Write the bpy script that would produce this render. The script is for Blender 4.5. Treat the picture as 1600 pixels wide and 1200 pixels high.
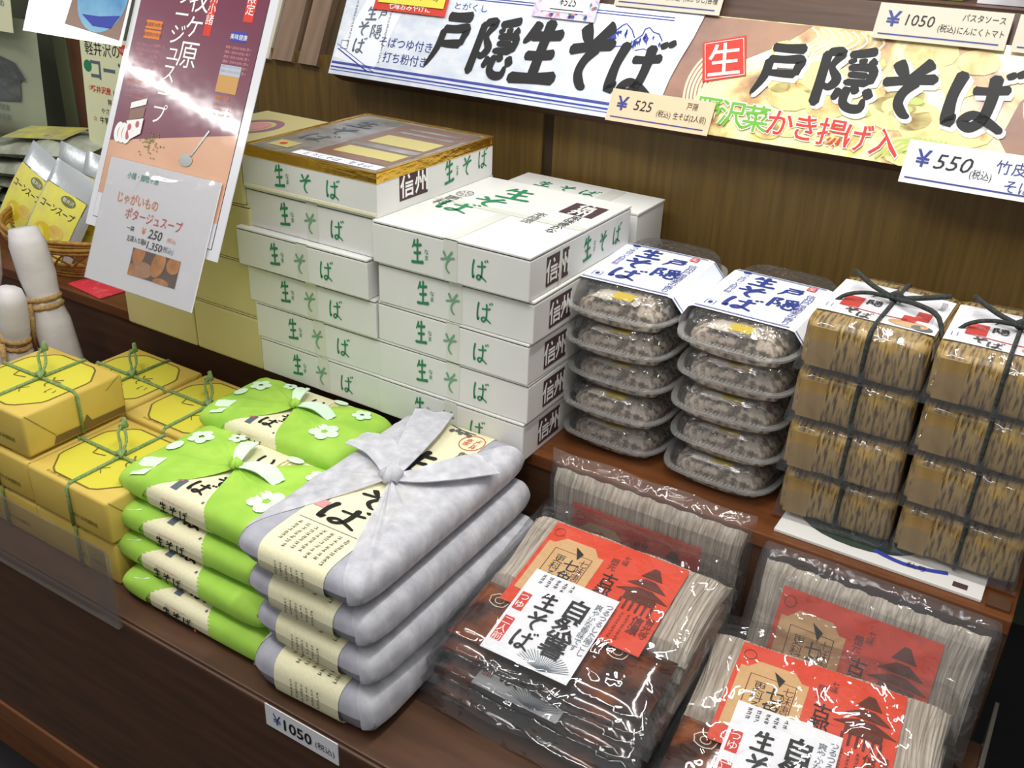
import bpy, bmesh, math, random
from mathutils import Vector, Matrix
R = math.radians
rnd = random.Random(7)
for o in list(bpy.data.objects): bpy.data.objects.remove(o)
SC = bpy.context.scene
COL = SC.collection

# ------------------------------------------------------------------ camera, light, exposure
cam_d = bpy.data.cameras.new('camera')
cam_d.sensor_fit = 'HORIZONTAL'; cam_d.sensor_width = 36.0
cam_d.lens = 36.0 * 1530 / 1600
cam_d.clip_start = 0.02
cam = bpy.data.objects.new('camera', cam_d); COL.objects.link(cam)
cam.matrix_world = Matrix(((0.8461628, -0.26841295, 0.46039441, 0),
                           (0.53175116, 0.36794509, -0.76279559, 0),
                           (0.03534435, 0.89026451, 0.45407035, 1.45),
                           (0, 0, 0, 1)))
SC.camera = cam
world = bpy.data.worlds.new('world'); SC.world = world; world.use_nodes = True
wb = world.node_tree.nodes['Background']
wb.inputs[0].default_value = (0.92, 0.93, 0.92, 1); wb.inputs[1].default_value = 0.36

def area(name, loc, target, sx, sy, energy, col=(1.0, 0.98, 0.94), yaw=None):
    l = bpy.data.lights.new(name, 'AREA'); l.shape = 'RECTANGLE'; l.size = sx; l.size_y = sy
    l.energy = energy; l.color = col
    o = bpy.data.objects.new(name, l); COL.objects.link(o); o.location = loc
    o.rotation_euler = (Vector(target) - Vector(loc)).to_track_quat('-Z', 'Y').to_euler()
    if yaw is not None: o.rotation_euler = (0, 0, yaw)
    return o
area('tube_light', (-0.3, 1.05, 2.35), (-0.35, 1.05, 0.8), 1.5, 0.06, 21)
area('tube_light', (-0.55, 0.12, 2.4), (-0.3, 1.1, 0.8), 2.6, 0.07, 20)
area('tube_light', (-3.85, -0.80, 2.4), (0, 0, 0), 1.25, 0.06, 24, yaw=R(-33))
area('tube_light', (-1.9, 0.55, 2.45), (-1.5, 1.0, 0.8), 1.4, 0.07, 7)
SC.view_settings.view_transform = 'Standard'
SC.view_settings.look = 'None'
SC.view_settings.exposure = -0.07
SC.view_settings.gamma = 1.0
SC.view_settings.use_curve_mapping = False

# ------------------------------------------------------------------ materials
def lin(c):
    r = []
    for v in c:
        v = v / 255.0
        r.append(v / 12.92 if v <= 0.04045 else ((v + 0.055) / 1.055) ** 2.4)
    return (r[0], r[1], r[2], 1.0)
MATS = {}
def mat(name, c, rough=0.6, metal=0.0, c2=None, scale=(30, 30, 30), detail=4, lo=0.35, hi=0.65, bump=0.0, bscale=None, spec=0.4, coat=0.0, dist=0.0):
    m = bpy.data.materials.new(name); m.use_nodes = True; MATS[name] = m
    nt = m.node_tree; b = nt.nodes['Principled BSDF']
    b.inputs['Base Color'].default_value = lin(c); b.inputs['Roughness'].default_value = rough
    b.inputs['Metallic'].default_value = metal; b.inputs['Specular IOR Level'].default_value = spec
    if coat: b.inputs['Coat Weight'].default_value = coat; b.inputs['Coat Roughness'].default_value = 0.08
    tc = nt.nodes.new('ShaderNodeTexCoord')
    def noise(sc, det):
        mp = nt.nodes.new('ShaderNodeMapping'); mp.inputs['Scale'].default_value = sc
        nt.links.new(tc.outputs['Object'], mp.inputs[0])
        n = nt.nodes.new('ShaderNodeTexNoise'); n.inputs['Scale'].default_value = 1.0; n.inputs['Detail'].default_value = det
        n.inputs['Distortion'].default_value = dist
        nt.links.new(mp.outputs[0], n.inputs['Vector']); return n
    if c2 is not None:
        n = noise(scale, detail)
        r = nt.nodes.new('ShaderNodeValToRGB')
        r.color_ramp.elements[0].position = lo; r.color_ramp.elements[0].color = lin(c)
        r.color_ramp.elements[1].position = hi; r.color_ramp.elements[1].color = lin(c2)
        nt.links.new(n.outputs['Fac'], r.inputs[0]); nt.links.new(r.outputs[0], b.inputs['Base Color'])
    if bump:
        n2 = noise(bscale or scale, 3)
        bp = nt.nodes.new('ShaderNodeBump'); bp.inputs['Strength'].default_value = bump; bp.inputs['Distance'].default_value = 0.002
        nt.links.new(n2.outputs['Fac'], bp.inputs['Height']); nt.links.new(bp.outputs[0], b.inputs['Normal']); nt.links.new(bp.outputs[0], b.inputs['Coat Normal'])
    return m
def film(name, rough=0.06, base=0.05, edge=0.35, bump=0.6, bscale=(40, 40, 40), tint=(1, 1, 1), haze=0.0, hazecol=(200, 205, 210)):
    m = bpy.data.materials.new(name); m.use_nodes = True; MATS[name] = m
    nt = m.node_tree; nt.nodes.clear()
    out = nt.nodes.new('ShaderNodeOutputMaterial')
    tr = nt.nodes.new('ShaderNodeBsdfTransparent'); tr.inputs[0].default_value = (*tint, 1)
    gl = nt.nodes.new('ShaderNodeBsdfGlossy'); gl.inputs['Roughness'].default_value = rough
    lw = nt.nodes.new('ShaderNodeLayerWeight'); lw.inputs['Blend'].default_value = 0.35
    mr = nt.nodes.new('ShaderNodeMapRange'); mr.inputs['To Min'].default_value = base; mr.inputs['To Max'].default_value = edge
    nt.links.new(lw.outputs['Fresnel'], mr.inputs['Value'])
    tc = nt.nodes.new('ShaderNodeTexCoord'); mp = nt.nodes.new('ShaderNodeMapping'); mp.inputs['Scale'].default_value = bscale
    n = nt.nodes.new('ShaderNodeTexNoise'); n.inputs['Scale'].default_value = 1.0; n.inputs['Detail'].default_value = 2.5; n.inputs['Distortion'].default_value = 0.8
    bp = nt.nodes.new('ShaderNodeBump'); bp.inputs['Strength'].default_value = bump; bp.inputs['Distance'].default_value = 0.01
    nt.links.new(tc.outputs['Object'], mp.inputs[0]); nt.links.new(mp.outputs[0], n.inputs['Vector'])
    nt.links.new(n.outputs['Fac'], bp.inputs['Height']); nt.links.new(bp.outputs[0], gl.inputs['Normal']); nt.links.new(bp.outputs[0], lw.inputs['Normal'])
    mx = nt.nodes.new('ShaderNodeMixShader'); nt.links.new(mr.outputs[0], mx.inputs[0])
    nt.links.new(gl.outputs[0], mx.inputs[2])
    if haze:
        df = nt.nodes.new('ShaderNodeBsdfDiffuse'); df.inputs[0].default_value = lin(hazecol)
        m2 = nt.nodes.new('ShaderNodeMixShader'); m2.inputs[0].default_value = haze
        nt.links.new(tr.outputs[0], m2.inputs[1]); nt.links.new(df.outputs[0], m2.inputs[2]); nt.links.new(m2.outputs[0], mx.inputs[1])
    else:
        nt.links.new(tr.outputs[0], mx.inputs[1])
    nt.links.new(mx.outputs[0], out.inputs[0])
    return m

mat('ply', (110, 86, 40), 0.5, c2=(92, 70, 32), scale=(110, 110, 5), detail=5, bump=0.1)
mat('ply_dark', (60, 44, 26), 0.6)
mat('dark_wood', (72, 48, 34), 0.45, c2=(86, 58, 40), scale=(8, 60, 60), bump=0.06)
mat('header_wood', (86, 62, 48), 0.5, c2=(66, 46, 36), scale=(6, 90, 90), bump=0.06)
mat('deck_wood', (112, 66, 34), 0.32, c2=(94, 54, 28), scale=(7, 70, 70), bump=0.05)
mat('orange_wood', (128, 78, 42), 0.5, c2=(112, 66, 36), scale=(6, 60, 60))
mat('slat_wood', (128, 104, 84), 0.6, c2=(112, 90, 72), scale=(60, 60, 8))
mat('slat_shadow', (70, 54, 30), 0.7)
mat('cream_board', (196, 190, 172), 0.6)
mat('floor', (40, 39, 42), 0.5, c2=(52, 50, 52), scale=(4, 4, 4))
mat('wall', (98, 104, 84), 0.8, c2=(84, 90, 72), scale=(3, 3, 3))
mat('post_wood', (96, 58, 36), 0.6, c2=(72, 44, 28), scale=(40, 40, 4))
mat('post_green', (84, 88, 64), 0.5)
mat('carton', (224, 224, 220), 0.38, c2=(219, 219, 216), scale=(9, 9, 9), bump=0.02, bscale=(60, 60, 60))
mat('carton_edge', (150, 140, 122), 0.8)
mat('dark_gap', (58, 48, 38), 0.8)
mat('tape', (214, 216, 206), 0.22, spec=0.6)
mat('green_ink', (38, 128, 84), 0.6)
mat('faded_green', (112, 160, 128), 0.5)
mat('grey_ink', (96, 98, 96), 0.6)
mat('maroon', (74, 52, 56), 0.6)
mat('white_ink', (240, 240, 236), 0.6)
mat('gold', (240, 190, 78), 0.26, metal=1.0, bump=0.6, bscale=(50, 50, 160))
mat('black_ink', (24, 24, 26), 0.55)
mat('navy_ink', (48, 62, 136), 0.55)
mat('red_ink', (206, 58, 44), 0.55)
mat('rose_ink', (196, 104, 118), 0.6)
mat('pink_ink', (214, 150, 150), 0.6)
mat('slate_ink', (92, 104, 116), 0.6)
mat('orange_ink', (224, 132, 52), 0.6)
mat('teal_ink', (52, 150, 140), 0.6)
mat('purple_ink', (150, 112, 130), 0.6)
mat('lime_ink', (110, 180, 60), 0.6)
mat('window_art', (104, 100, 88), 0.25, c2=(150, 148, 146), scale=(16, 22, 10), detail=2, spec=0.6)
mat('window_yellow', (196, 184, 110), 0.3)
mat('window_brown', (126, 94, 76), 0.3)
mat('beige', (206, 196, 140), 0.65, c2=(198, 188, 132), scale=(3, 3, 3))
mat('yellow_paper', (218, 190, 92), 0.6, c2=(208, 178, 82), scale=(12, 12, 12), bump=0.08)
mat('yellow_panel', (216, 206, 66), 0.6)
mat('yellow_ink', (120, 104, 44), 0.6)
mat('box_brown', (120, 94, 44), 0.7)
mat('twine', (112, 142, 84), 0.9, c2=(146, 170, 112), scale=(250, 250, 250), bump=0.8)
mat('dark_twine', (40, 44, 42), 0.9, c2=(62, 66, 62), scale=(250, 250, 250), bump=0.8)
mat('green_cloth', (172, 214, 88), 0.8, c2=(154, 200, 76), scale=(20, 20, 20), bump=0.3, bscale=(30, 30, 30), spec=0.2)
mat('flower', (216, 240, 214), 0.8, spec=0.2)
mat('label', (238, 232, 196), 0.7, c2=(230, 224, 188), scale=(300, 300, 300))
mat('grey_cloth', (160, 160, 170), 0.8, c2=(180, 180, 190), scale=(60, 60, 30), detail=6, lo=0.3, hi=0.75, bump=0.3, bscale=(90, 90, 40), spec=0.2)
mat('white_cloth', (224, 224, 229), 0.75, c2=(206, 206, 214), scale=(50, 50, 25), detail=6, bump=0.3, bscale=(80, 80, 40), spec=0.25)
_m = mat('gauze', (214, 214, 220), 0.75, c2=(196, 196, 204), scale=(50, 50, 25), detail=6, bump=0.5, bscale=(120, 120, 40), spec=0.25)
_n = _m.node_tree; _t = _n.nodes.new('ShaderNodeTexNoise'); _t.inputs['Scale'].default_value = 60; _t.inputs['Detail'].default_value = 4
_c = _n.nodes.new('ShaderNodeTexCoord'); _r = _n.nodes.new('ShaderNodeMapRange'); _r.inputs['From Min'].default_value = .3; _r.inputs['From Max'].default_value = .7
_r.inputs['To Min'].default_value = .66; _r.inputs['To Max'].default_value = .96
_n.links.new(_c.outputs['Object'], _t.inputs['Vector']); _n.links.new(_t.outputs['Fac'], _r.inputs['Value']); _n.links.new(_r.outputs[0], _n.nodes['Principled BSDF'].inputs['Alpha'])
mat('noodle', (206, 196, 182), 0.55, c2=(160, 148, 134), scale=(300, 8, 60), detail=3, bump=0.5, bscale=(400, 12, 60))
mat('amber', (58, 24, 12), 0.10, c2=(150, 76, 18), lo=.45, hi=.75, scale=(22, 22, 22), detail=2, spec=0.8, coat=0.6, bump=0.3, bscale=(30, 30, 30))
mat('dark_amber', (40, 24, 16), 0.12, c2=(70, 36, 20), scale=(14, 14, 14), spec=0.8, coat=0.6)
mat('seal_film', (214, 204, 188), 0.2, spec=0.6)
mat('orange_card', (218, 68, 34), 0.45, spec=0.4)
mat('kraft', (212, 172, 120), 0.6)
mat('temple_ink', (96, 40, 22), 0.6)
mat('white_label', (236, 236, 240), 0.45)
mat('soba_food', (200, 184, 166), 0.5, c2=(100, 86, 70), scale=(130, 130, 130), detail=9, lo=0.42, hi=0.60, bump=0.8, bscale=(130, 130, 130))
mat('sauce', (60, 34, 22), 0.15, coat=0.5)
mat('sticker_yellow', (222, 196, 48), 0.4)
mat('sleeve', (232, 236, 246), 0.4)
mat('bamboo', (172, 144, 88), 0.42, c2=(78, 58, 30), scale=(300, 46, 46), detail=10, lo=0.45, hi=0.64, bump=0.25, bscale=(160, 10, 10), dist=0.1)
mat('bamboo_plain', (166, 138, 86), 0.45, c2=(150, 122, 72), scale=(60, 8, 8))
mat('bag_silver', (198, 202, 206), 0.25, metal=0.35, bump=0.5, bscale=(30, 30, 30))
mat('bag_label', (236, 232, 92), 0.5, c2=(226, 214, 110), scale=(30, 30, 30))
mat('wicker', (186, 140, 66), 0.6, c2=(150, 106, 44), scale=(120, 120, 120), bump=0.5)
mat('red_card', (224, 62, 76), 0.4, c2=(236, 110, 120), scale=(60, 60, 60), lo=0.55, hi=0.7)
mat('pile_bag', (120, 122, 102), 0.22, c2=(182, 186, 172), scale=(14, 14, 20), bump=0.6, bscale=(24, 24, 24), spec=0.6)
mat('pile_yellow', (206, 198, 92), 0.4, c2=(160, 160, 120), scale=(24, 24, 24))
mat('big_bag', (158, 164, 140), 0.35, c2=(146, 152, 128), scale=(5, 5, 5), bump=0.3, bscale=(10, 10, 10))
mat('bag_dark', (72, 74, 76), 0.5, c2=(98, 102, 96), scale=(30, 30, 60))
mat('wrap_paper', (222, 218, 218), 0.6, c2=(206, 200, 200), scale=(10, 10, 30), bump=0.3, bscale=(20, 20, 20))
mat('rope', (190, 158, 104), 0.9, c2=(160, 124, 74), scale=(200, 200, 200), bump=0.9)
mat('wine', (116, 50, 76), 0.3, spec=0.4, c2=(104, 44, 66), scale=(3, 3, 3), coat=0.8, bump=0.35, bscale=(9, 9, 9))
mat('peach', (220, 172, 142), 0.3, spec=0.4, c2=(206, 154, 122), scale=(6, 6, 6), coat=0.8, bump=0.35, bscale=(9, 9, 9))
mat('laminate', (214, 214, 220), 0.25, spec=0.5, coat=0.8, bump=0.35, bscale=(9, 9, 9))
mat('poster_white', (236, 234, 238), 0.3, spec=0.5)
mat('gloss_white', (244, 244, 244), 0.22, spec=0.8, coat=1.0, bump=0.5, bscale=(7, 7, 7))
mat('potato', (190, 138, 92), 0.6, c2=(166, 116, 76), scale=(60, 60, 60))
mat('potato_dark', (92, 62, 44), 0.7)
mat('bowl_blue', (112, 176, 204), 0.3, c2=(60, 120, 176), scale=(12, 12, 20))
mat('soup', (226, 208, 188), 0.4)
mat('notice', (222, 222, 186), 0.6)
mat('notice2', (226, 228, 188), 0.55)
mat('banner_white', (226, 231, 240), 0.3, c2=(204, 213, 228), scale=(30, 60, 60), spec=0.4, coat=0.7, bump=0.25, bscale=(8, 8, 8))
mat('mount_blue', (52, 66, 160), 0.5)
mat('card_tan', (222, 198, 164), 0.55)
mat('card_cream', (204, 196, 178), 0.55)
mat('card_white', (230, 230, 234), 0.5)
mat('card_yellow', (226, 214, 74), 0.5)
mat('floral', (214, 206, 226), 0.5, c2=(190, 170, 200), scale=(90, 90, 90), lo=0.5, hi=0.6)
mat('noodle_swirl', (236, 218, 186), 0.3)
mat('tempura', (232, 218, 146), 0.3, c2=(196, 140, 66), scale=(26, 26, 26), detail=5, lo=0.5, hi=0.7)
mat('photo_brown', (134, 96, 84), 0.3, c2=(170, 128, 100), scale=(12, 12, 12))
mat('leafgreen', (182, 196, 96), 0.3)
mat('steel', (150, 152, 150), 0.25, metal=0.9)
mat('olive_pack', (128, 128, 60), 0.4, c2=(104, 108, 48), scale=(30, 30, 30), bump=0.5)
mat('crisp', (230, 206, 110), 0.5, c2=(216, 180, 80), scale=(50, 50, 50))
mat('catalog', (226, 224, 220), 0.3)
mat('landscape', (196, 150, 90), 0.5)
mat('dark_green', (52, 66, 56), 0.4)
mat('landsky', (176, 186, 200), 0.5)
film('film', rough=0.045, base=0.075, edge=0.5, bump=1.0, bscale=(14, 24, 18), haze=0.02)
film('film_heavy', base=0.06, edge=0.5, bump=1.0, bscale=(30, 30, 30), haze=0.08)
film('rim_plastic', rough=0.1, base=0.15, edge=0.7, bump=0.2, bscale=(60, 60, 60), haze=0.26, hazecol=(225, 225, 222))
film('tray_plastic', rough=0.06, base=0.10, edge=0.65, bump=0.8, bscale=(50, 50, 50), haze=0.06)
film('acrylic', rough=0.05, base=0.05, edge=0.4, bump=0.0, haze=0.12, hazecol=(170, 150, 140))
film('clear_sleeve', rough=0.06, base=0.05, edge=0.5, bump=0.5, bscale=(26, 26, 26), haze=0.04)
film('thin_sleeve', rough=0.06, base=0.03, edge=0.3, bump=0.5, bscale=(14, 14, 14), haze=0.0)

# banner photograph (noodles and tempura): printed picture as a procedural material
def food_photo(name):
    m = mat(name, (226, 206, 150), 0.24, spec=0.5, coat=0.3); nt = m.node_tree; b = nt.nodes['Principled BSDF']
    tc = nt.nodes.new('ShaderNodeTexCoord')
    n = nt.nodes.new('ShaderNodeTexNoise'); n.inputs['Scale'].default_value = 13; n.inputs['Detail'].default_value = 6; n.inputs['Distortion'].default_value = 0.6
    nt.links.new(tc.outputs['Object'], n.inputs['Vector'])
    r = nt.nodes.new('ShaderNodeValToRGB'); e = r.color_ramp.elements
    e[0].position = 0.34; e[0].color = lin((140, 96, 56)); e[1].position = 0.72; e[1].color = lin((206, 196, 110))
    for p, c in ((0.43, (206, 164, 104)), (0.49, (238, 222, 150)), (0.58, (244, 238, 186)), (0.64, (230, 216, 120))):
        x = e.new(p); x.color = lin(c)
    nt.links.new(n.outputs['Fac'], r.inputs[0]); nt.links.new(r.outputs[0], b.inputs['Base Color'])
    return m
food_photo('food_photo')

# ------------------------------------------------------------------ mesh helpers
def link(name, me, mats, parent=None, loc=None, rot=None, smooth=False):
    for mm in mats: me.materials.append(MATS[mm] if isinstance(mm, str) else mm)
    if smooth:
        for p in me.polygons: p.use_smooth = True
    o = bpy.data.objects.new(name, me); COL.objects.link(o)
    if parent is not None: o.parent = parent
    if loc is not None: o.location = loc
    if rot is not None: o.rotation_euler = rot
    return o
def tag(o, label, cat, group=None, kind=None):
    if label: o['label'] = label
    if cat: o['category'] = cat
    if group: o['group'] = group
    if kind: o['kind'] = kind
    return o
def thing(name, label, cat, loc=(0, 0, 0), rot=(0, 0, 0), group=None):
    o = bpy.data.objects.new(name, None); COL.objects.link(o); o.empty_display_size = 0.02
    o.location = loc; o.rotation_euler = rot
    return tag(o, label, cat, group)
def dup(root, loc=None, rot=None, label=None, group=None, scale=None):
    r = root.copy(); COL.objects.link(r)
    if loc is not None: r.location = loc
    if rot is not None: r.rotation_euler = rot
    if scale is not None: r.scale = scale
    if label: r['label'] = label
    if group: r['group'] = group
    for ch in list(root.children):
        c = ch.copy(); COL.objects.link(c); c.parent = r
        for g in list(ch.children):
            d = g.copy(); COL.objects.link(d); d.parent = c
    return r
class MB:
    def __init__(s): s.v = []; s.f = []; s.m = []
    def add(s, vs, fs, mi=0):
        n = len(s.v); s.v += [tuple(v) for v in vs]; s.f += [tuple(i + n for i in f) for f in fs]
        s.m += [mi] * len(fs); return s
    def box(s, x0, x1, y0, y1, z0, z1, mi=0, bev=0.0):
        if bev <= 0:
            vs = [(x0, y0, z0), (x1, y0, z0), (x1, y1, z0), (x0, y1, z0), (x0, y0, z1), (x1, y0, z1), (x1, y1, z1), (x0, y1, z1)]
            return s.add(vs, [(0, 3, 2, 1), (4, 5, 6, 7), (0, 1, 5, 4), (1, 2, 6, 5), (2, 3, 7, 6), (3, 0, 4, 7)], mi)
        bm = bmesh.new(); bmesh.ops.create_cube(bm, size=1)
        for v in bm.verts:
            v.co = Vector(((x0 + x1) / 2 + v.co.x * (x1 - x0), (y0 + y1) / 2 + v.co.y * (y1 - y0), (z0 + z1) / 2 + v.co.z * (z1 - z0)))
        bmesh.ops.bevel(bm, geom=bm.edges[:], offset=bev, segments=2, profile=0.6, affect='EDGES')
        bm.verts.index_update()
        s.add([v.co[:] for v in bm.verts], [[v.index for v in f.verts] for f in bm.faces], mi); bm.free(); return s
    def prism(s, pts, y0, y1, mi=0, axis='y'):
        n = len(pts)
        def P(a, b, t): return (a, t, b) if axis == 'y' else ((a, b, t) if axis == 'z' else (t, a, b))
        vs = [P(a, b, y0) for a, b in pts] + [P(a, b, y1) for a, b in pts]
        fs = [tuple(range(n)), tuple(range(2 * n - 1, n - 1, -1))] + [(i, i + n, (i + 1) % n + n, (i + 1) % n) for i in range(n)]
        return s.add(vs, fs, mi)
    def tube(s, pts, rad, seg=6, mi=0, closed=False, flat=1.0):
        pts = [Vector(p) for p in pts]; n = len(pts)
        if not hasattr(rad, '__len__'): rad = [rad] * n
        rings = []; up = Vector((0, 0, 1)); pn = None
        for i, p in enumerate(pts):
            a = pts[(i - 1) % n] if (closed or i > 0) else p
            b = pts[(i + 1) % n] if (closed or i < n - 1) else p
            t = (b - a).normalized() if (b - a).length > 1e-9 else Vector((0, 0, 1))
            if pn is None:
                pn = up if abs(t.dot(up)) < 0.9 else Vector((1, 0, 0))
            nn = (pn - t * pn.dot(t))
            nn = nn.normalized() if nn.length > 1e-6 else Vector((1, 0, 0)); pn = nn
            bb = t.cross(nn)
            rings.append([p + (nn * math.sin(2 * math.pi * k / seg) * flat + bb * math.cos(2 * math.pi * k / seg)) * rad[i] for k in range(seg)])
        vs = [v for r in rings for v in r]; fs = []
        for i in range(n if closed else n - 1):
            j = (i + 1) % n
            for k in range(seg):
                l = (k + 1) % seg; fs.append((i * seg + k, i * seg + l, j * seg + l, j * seg + k))
        if not closed: fs += [tuple(range(seg - 1, -1, -1)), tuple((n - 1) * seg + k for k in range(seg))]
        return s.add(vs, fs, mi)
    def grid(s, fn, nu, nv, mi=0, flip=False):
        vs = [fn(i / nu, j / nv) for j in range(nv + 1) for i in range(nu + 1)]
        fs = []
        for j in range(nv):
            for i in range(nu):
                a = j * (nu + 1) + i; q = (a, a + 1, a + nu + 2, a + nu + 1)
                fs.append(q[::-1] if flip else q)
        return s.add(vs, fs, mi)
    def build(s, name, mats, parent=None, smooth=False, loc=None, rot=None):
        me = bpy.data.meshes.new(name); me.from_pydata(s.v, [], s.f)
        if isinstance(mats, str): mats = [mats]
        me.polygons.foreach_set('material_index', s.m)
        me.update()
        return link(name, me, mats, parent, loc, rot, smooth)
def catmull(pts, n=5, closed=False):
    out = []; m = len(pts)
    rng = range(m) if closed else range(m - 1)
    for i in rng:
        p0 = pts[(i - 1) % m] if (closed or i > 0) else pts[i]
        p1 = pts[i]; p2 = pts[(i + 1) % m]
        p3 = pts[(i + 2) % m] if (closed or i + 2 < m) else p2
        for k in range(n):
            t = k / n
            out.append(tuple(0.5 * (2 * b + (c - a) * t + (2 * a - 5 * b + 4 * c - d) * t * t + (-a + 3 * b - 3 * c + d) * t ** 3) for a, b, c, d in zip(p0, p1, p2, p3)))
    if not closed: out.append(tuple(pts[-1]))
    return out

# ------------------------------------------------------------------ lettering
_gc = {}
def glyphs(s, bold):
    key = (s, bold)
    if key in _gc: return _gc[key]
    cu = bpy.data.curves.new('t', 'FONT'); cu.body = s; cu.size = 1.0; cu.resolution_u = 2; cu.offset = bold; cu.fill_mode = 'FRONT'
    o = bpy.data.objects.new('t', cu); COL.objects.link(o)
    dg = bpy.context.evaluated_depsgraph_get(); dg.update()
    me = bpy.data.meshes.new_from_object(o.evaluated_get(dg))
    vs = [(v.co.x, v.co.y) for v in me.vertices]; fs = [tuple(p.vertices) for p in me.polygons]
    COL.objects.unlink(o); bpy.data.objects.remove(o); bpy.data.curves.remove(cu); bpy.data.meshes.remove(me)
    if vs:
        x0 = min(v[0] for v in vs); x1 = max(v[0] for v in vs); y0 = min(v[1] for v in vs); y1 = max(v[1] for v in vs)
    else: x0 = x1 = y0 = y1 = 0
    _gc[key] = (vs, fs, x0, x1, y0, y1); return _gc[key]
BR = {
 '生': [[(30, 94, 9), (24, 78, 10), (10, 60, 4)], [(22, 72, 9), (50, 74, 8), (82, 79, 10)], [(52, 99, 12), (50, 60, 10), (50, 10, 11)],
       [(22, 42, 8), (50, 44, 8), (78, 49, 9)], [(4, 6, 10), (50, 9, 9), (96, 14, 12)]],
 'そ': [[(24, 92, 11), (34, 78, 11), (44, 66, 6)], [(80, 96, 12), (64, 80, 9), (46, 64, 5)], [(8, 55, 9), (45, 62, 8), (94, 70, 10)],
       [(64, 64, 10), (46, 44, 9), (42, 24, 9), (54, 8, 8), (66, 4, 3)]],
 'ば': [[(18, 92, 11), (10, 50, 9), (13, 10, 11), (22, 24, 3)], [(36, 64, 8), (60, 66, 7), (88, 72, 9)],
       [(64, 92, 11), (65, 50, 9), (60, 20, 9), (46, 6, 9), (34, 14, 9), (46, 26, 8), (68, 18, 8), (92, 4, 6)], [(80, 98, 8), (86, 88, 7)], [(92, 102, 8), (99, 92, 7)]],
 '戸': [[(22, 94, 9), (50, 94, 9), (88, 97, 11)], [(20, 72, 8), (50, 73, 8), (82, 76, 10), (80, 60, 9), (78, 47, 8)], [(24, 46, 6), (50, 47, 8), (80, 49, 9)],
       [(23, 72, 10), (20, 38, 9), (2, 2, 4)]],
 '隠': [[(12, 92, 9), (12, 50, 9), (11, 0, 10)], [(12, 90, 7), (36, 92, 9), (25, 68, 6), (38, 48, 9), (28, 34, 7), (16, 38, 4)],
       [(92, 100, 8), (70, 94, 8), (48, 90, 6)], [(54, 84, 8), (58, 76, 7)], [(72, 86, 8), (74, 77, 7)], [(94, 86, 8), (84, 76, 5)],
       [(52, 69, 6), (92, 71, 8), (91, 46, 8)], [(54, 58, 6), (88, 59, 6)], [(50, 45, 6), (92, 47, 7)],
       [(48, 34, 8), (40, 14, 6)], [(60, 38, 8), (58, 14, 8), (70, 4, 8), (88, 6, 8), (90, 22, 4)], [(68, 42, 8), (76, 28, 7)], [(90, 38, 8), (99, 22, 9)]],
 'い': [[(16, 80, 10), (14, 40, 9), (24, 12, 9), (34, 26, 3)], [(70, 76, 9), (82, 56, 9), (86, 34, 9)]],
 'く': [[(70, 96, 10), (40, 62, 9), (28, 50, 8), (46, 30, 9), (78, 4, 9)]],
}
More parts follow.
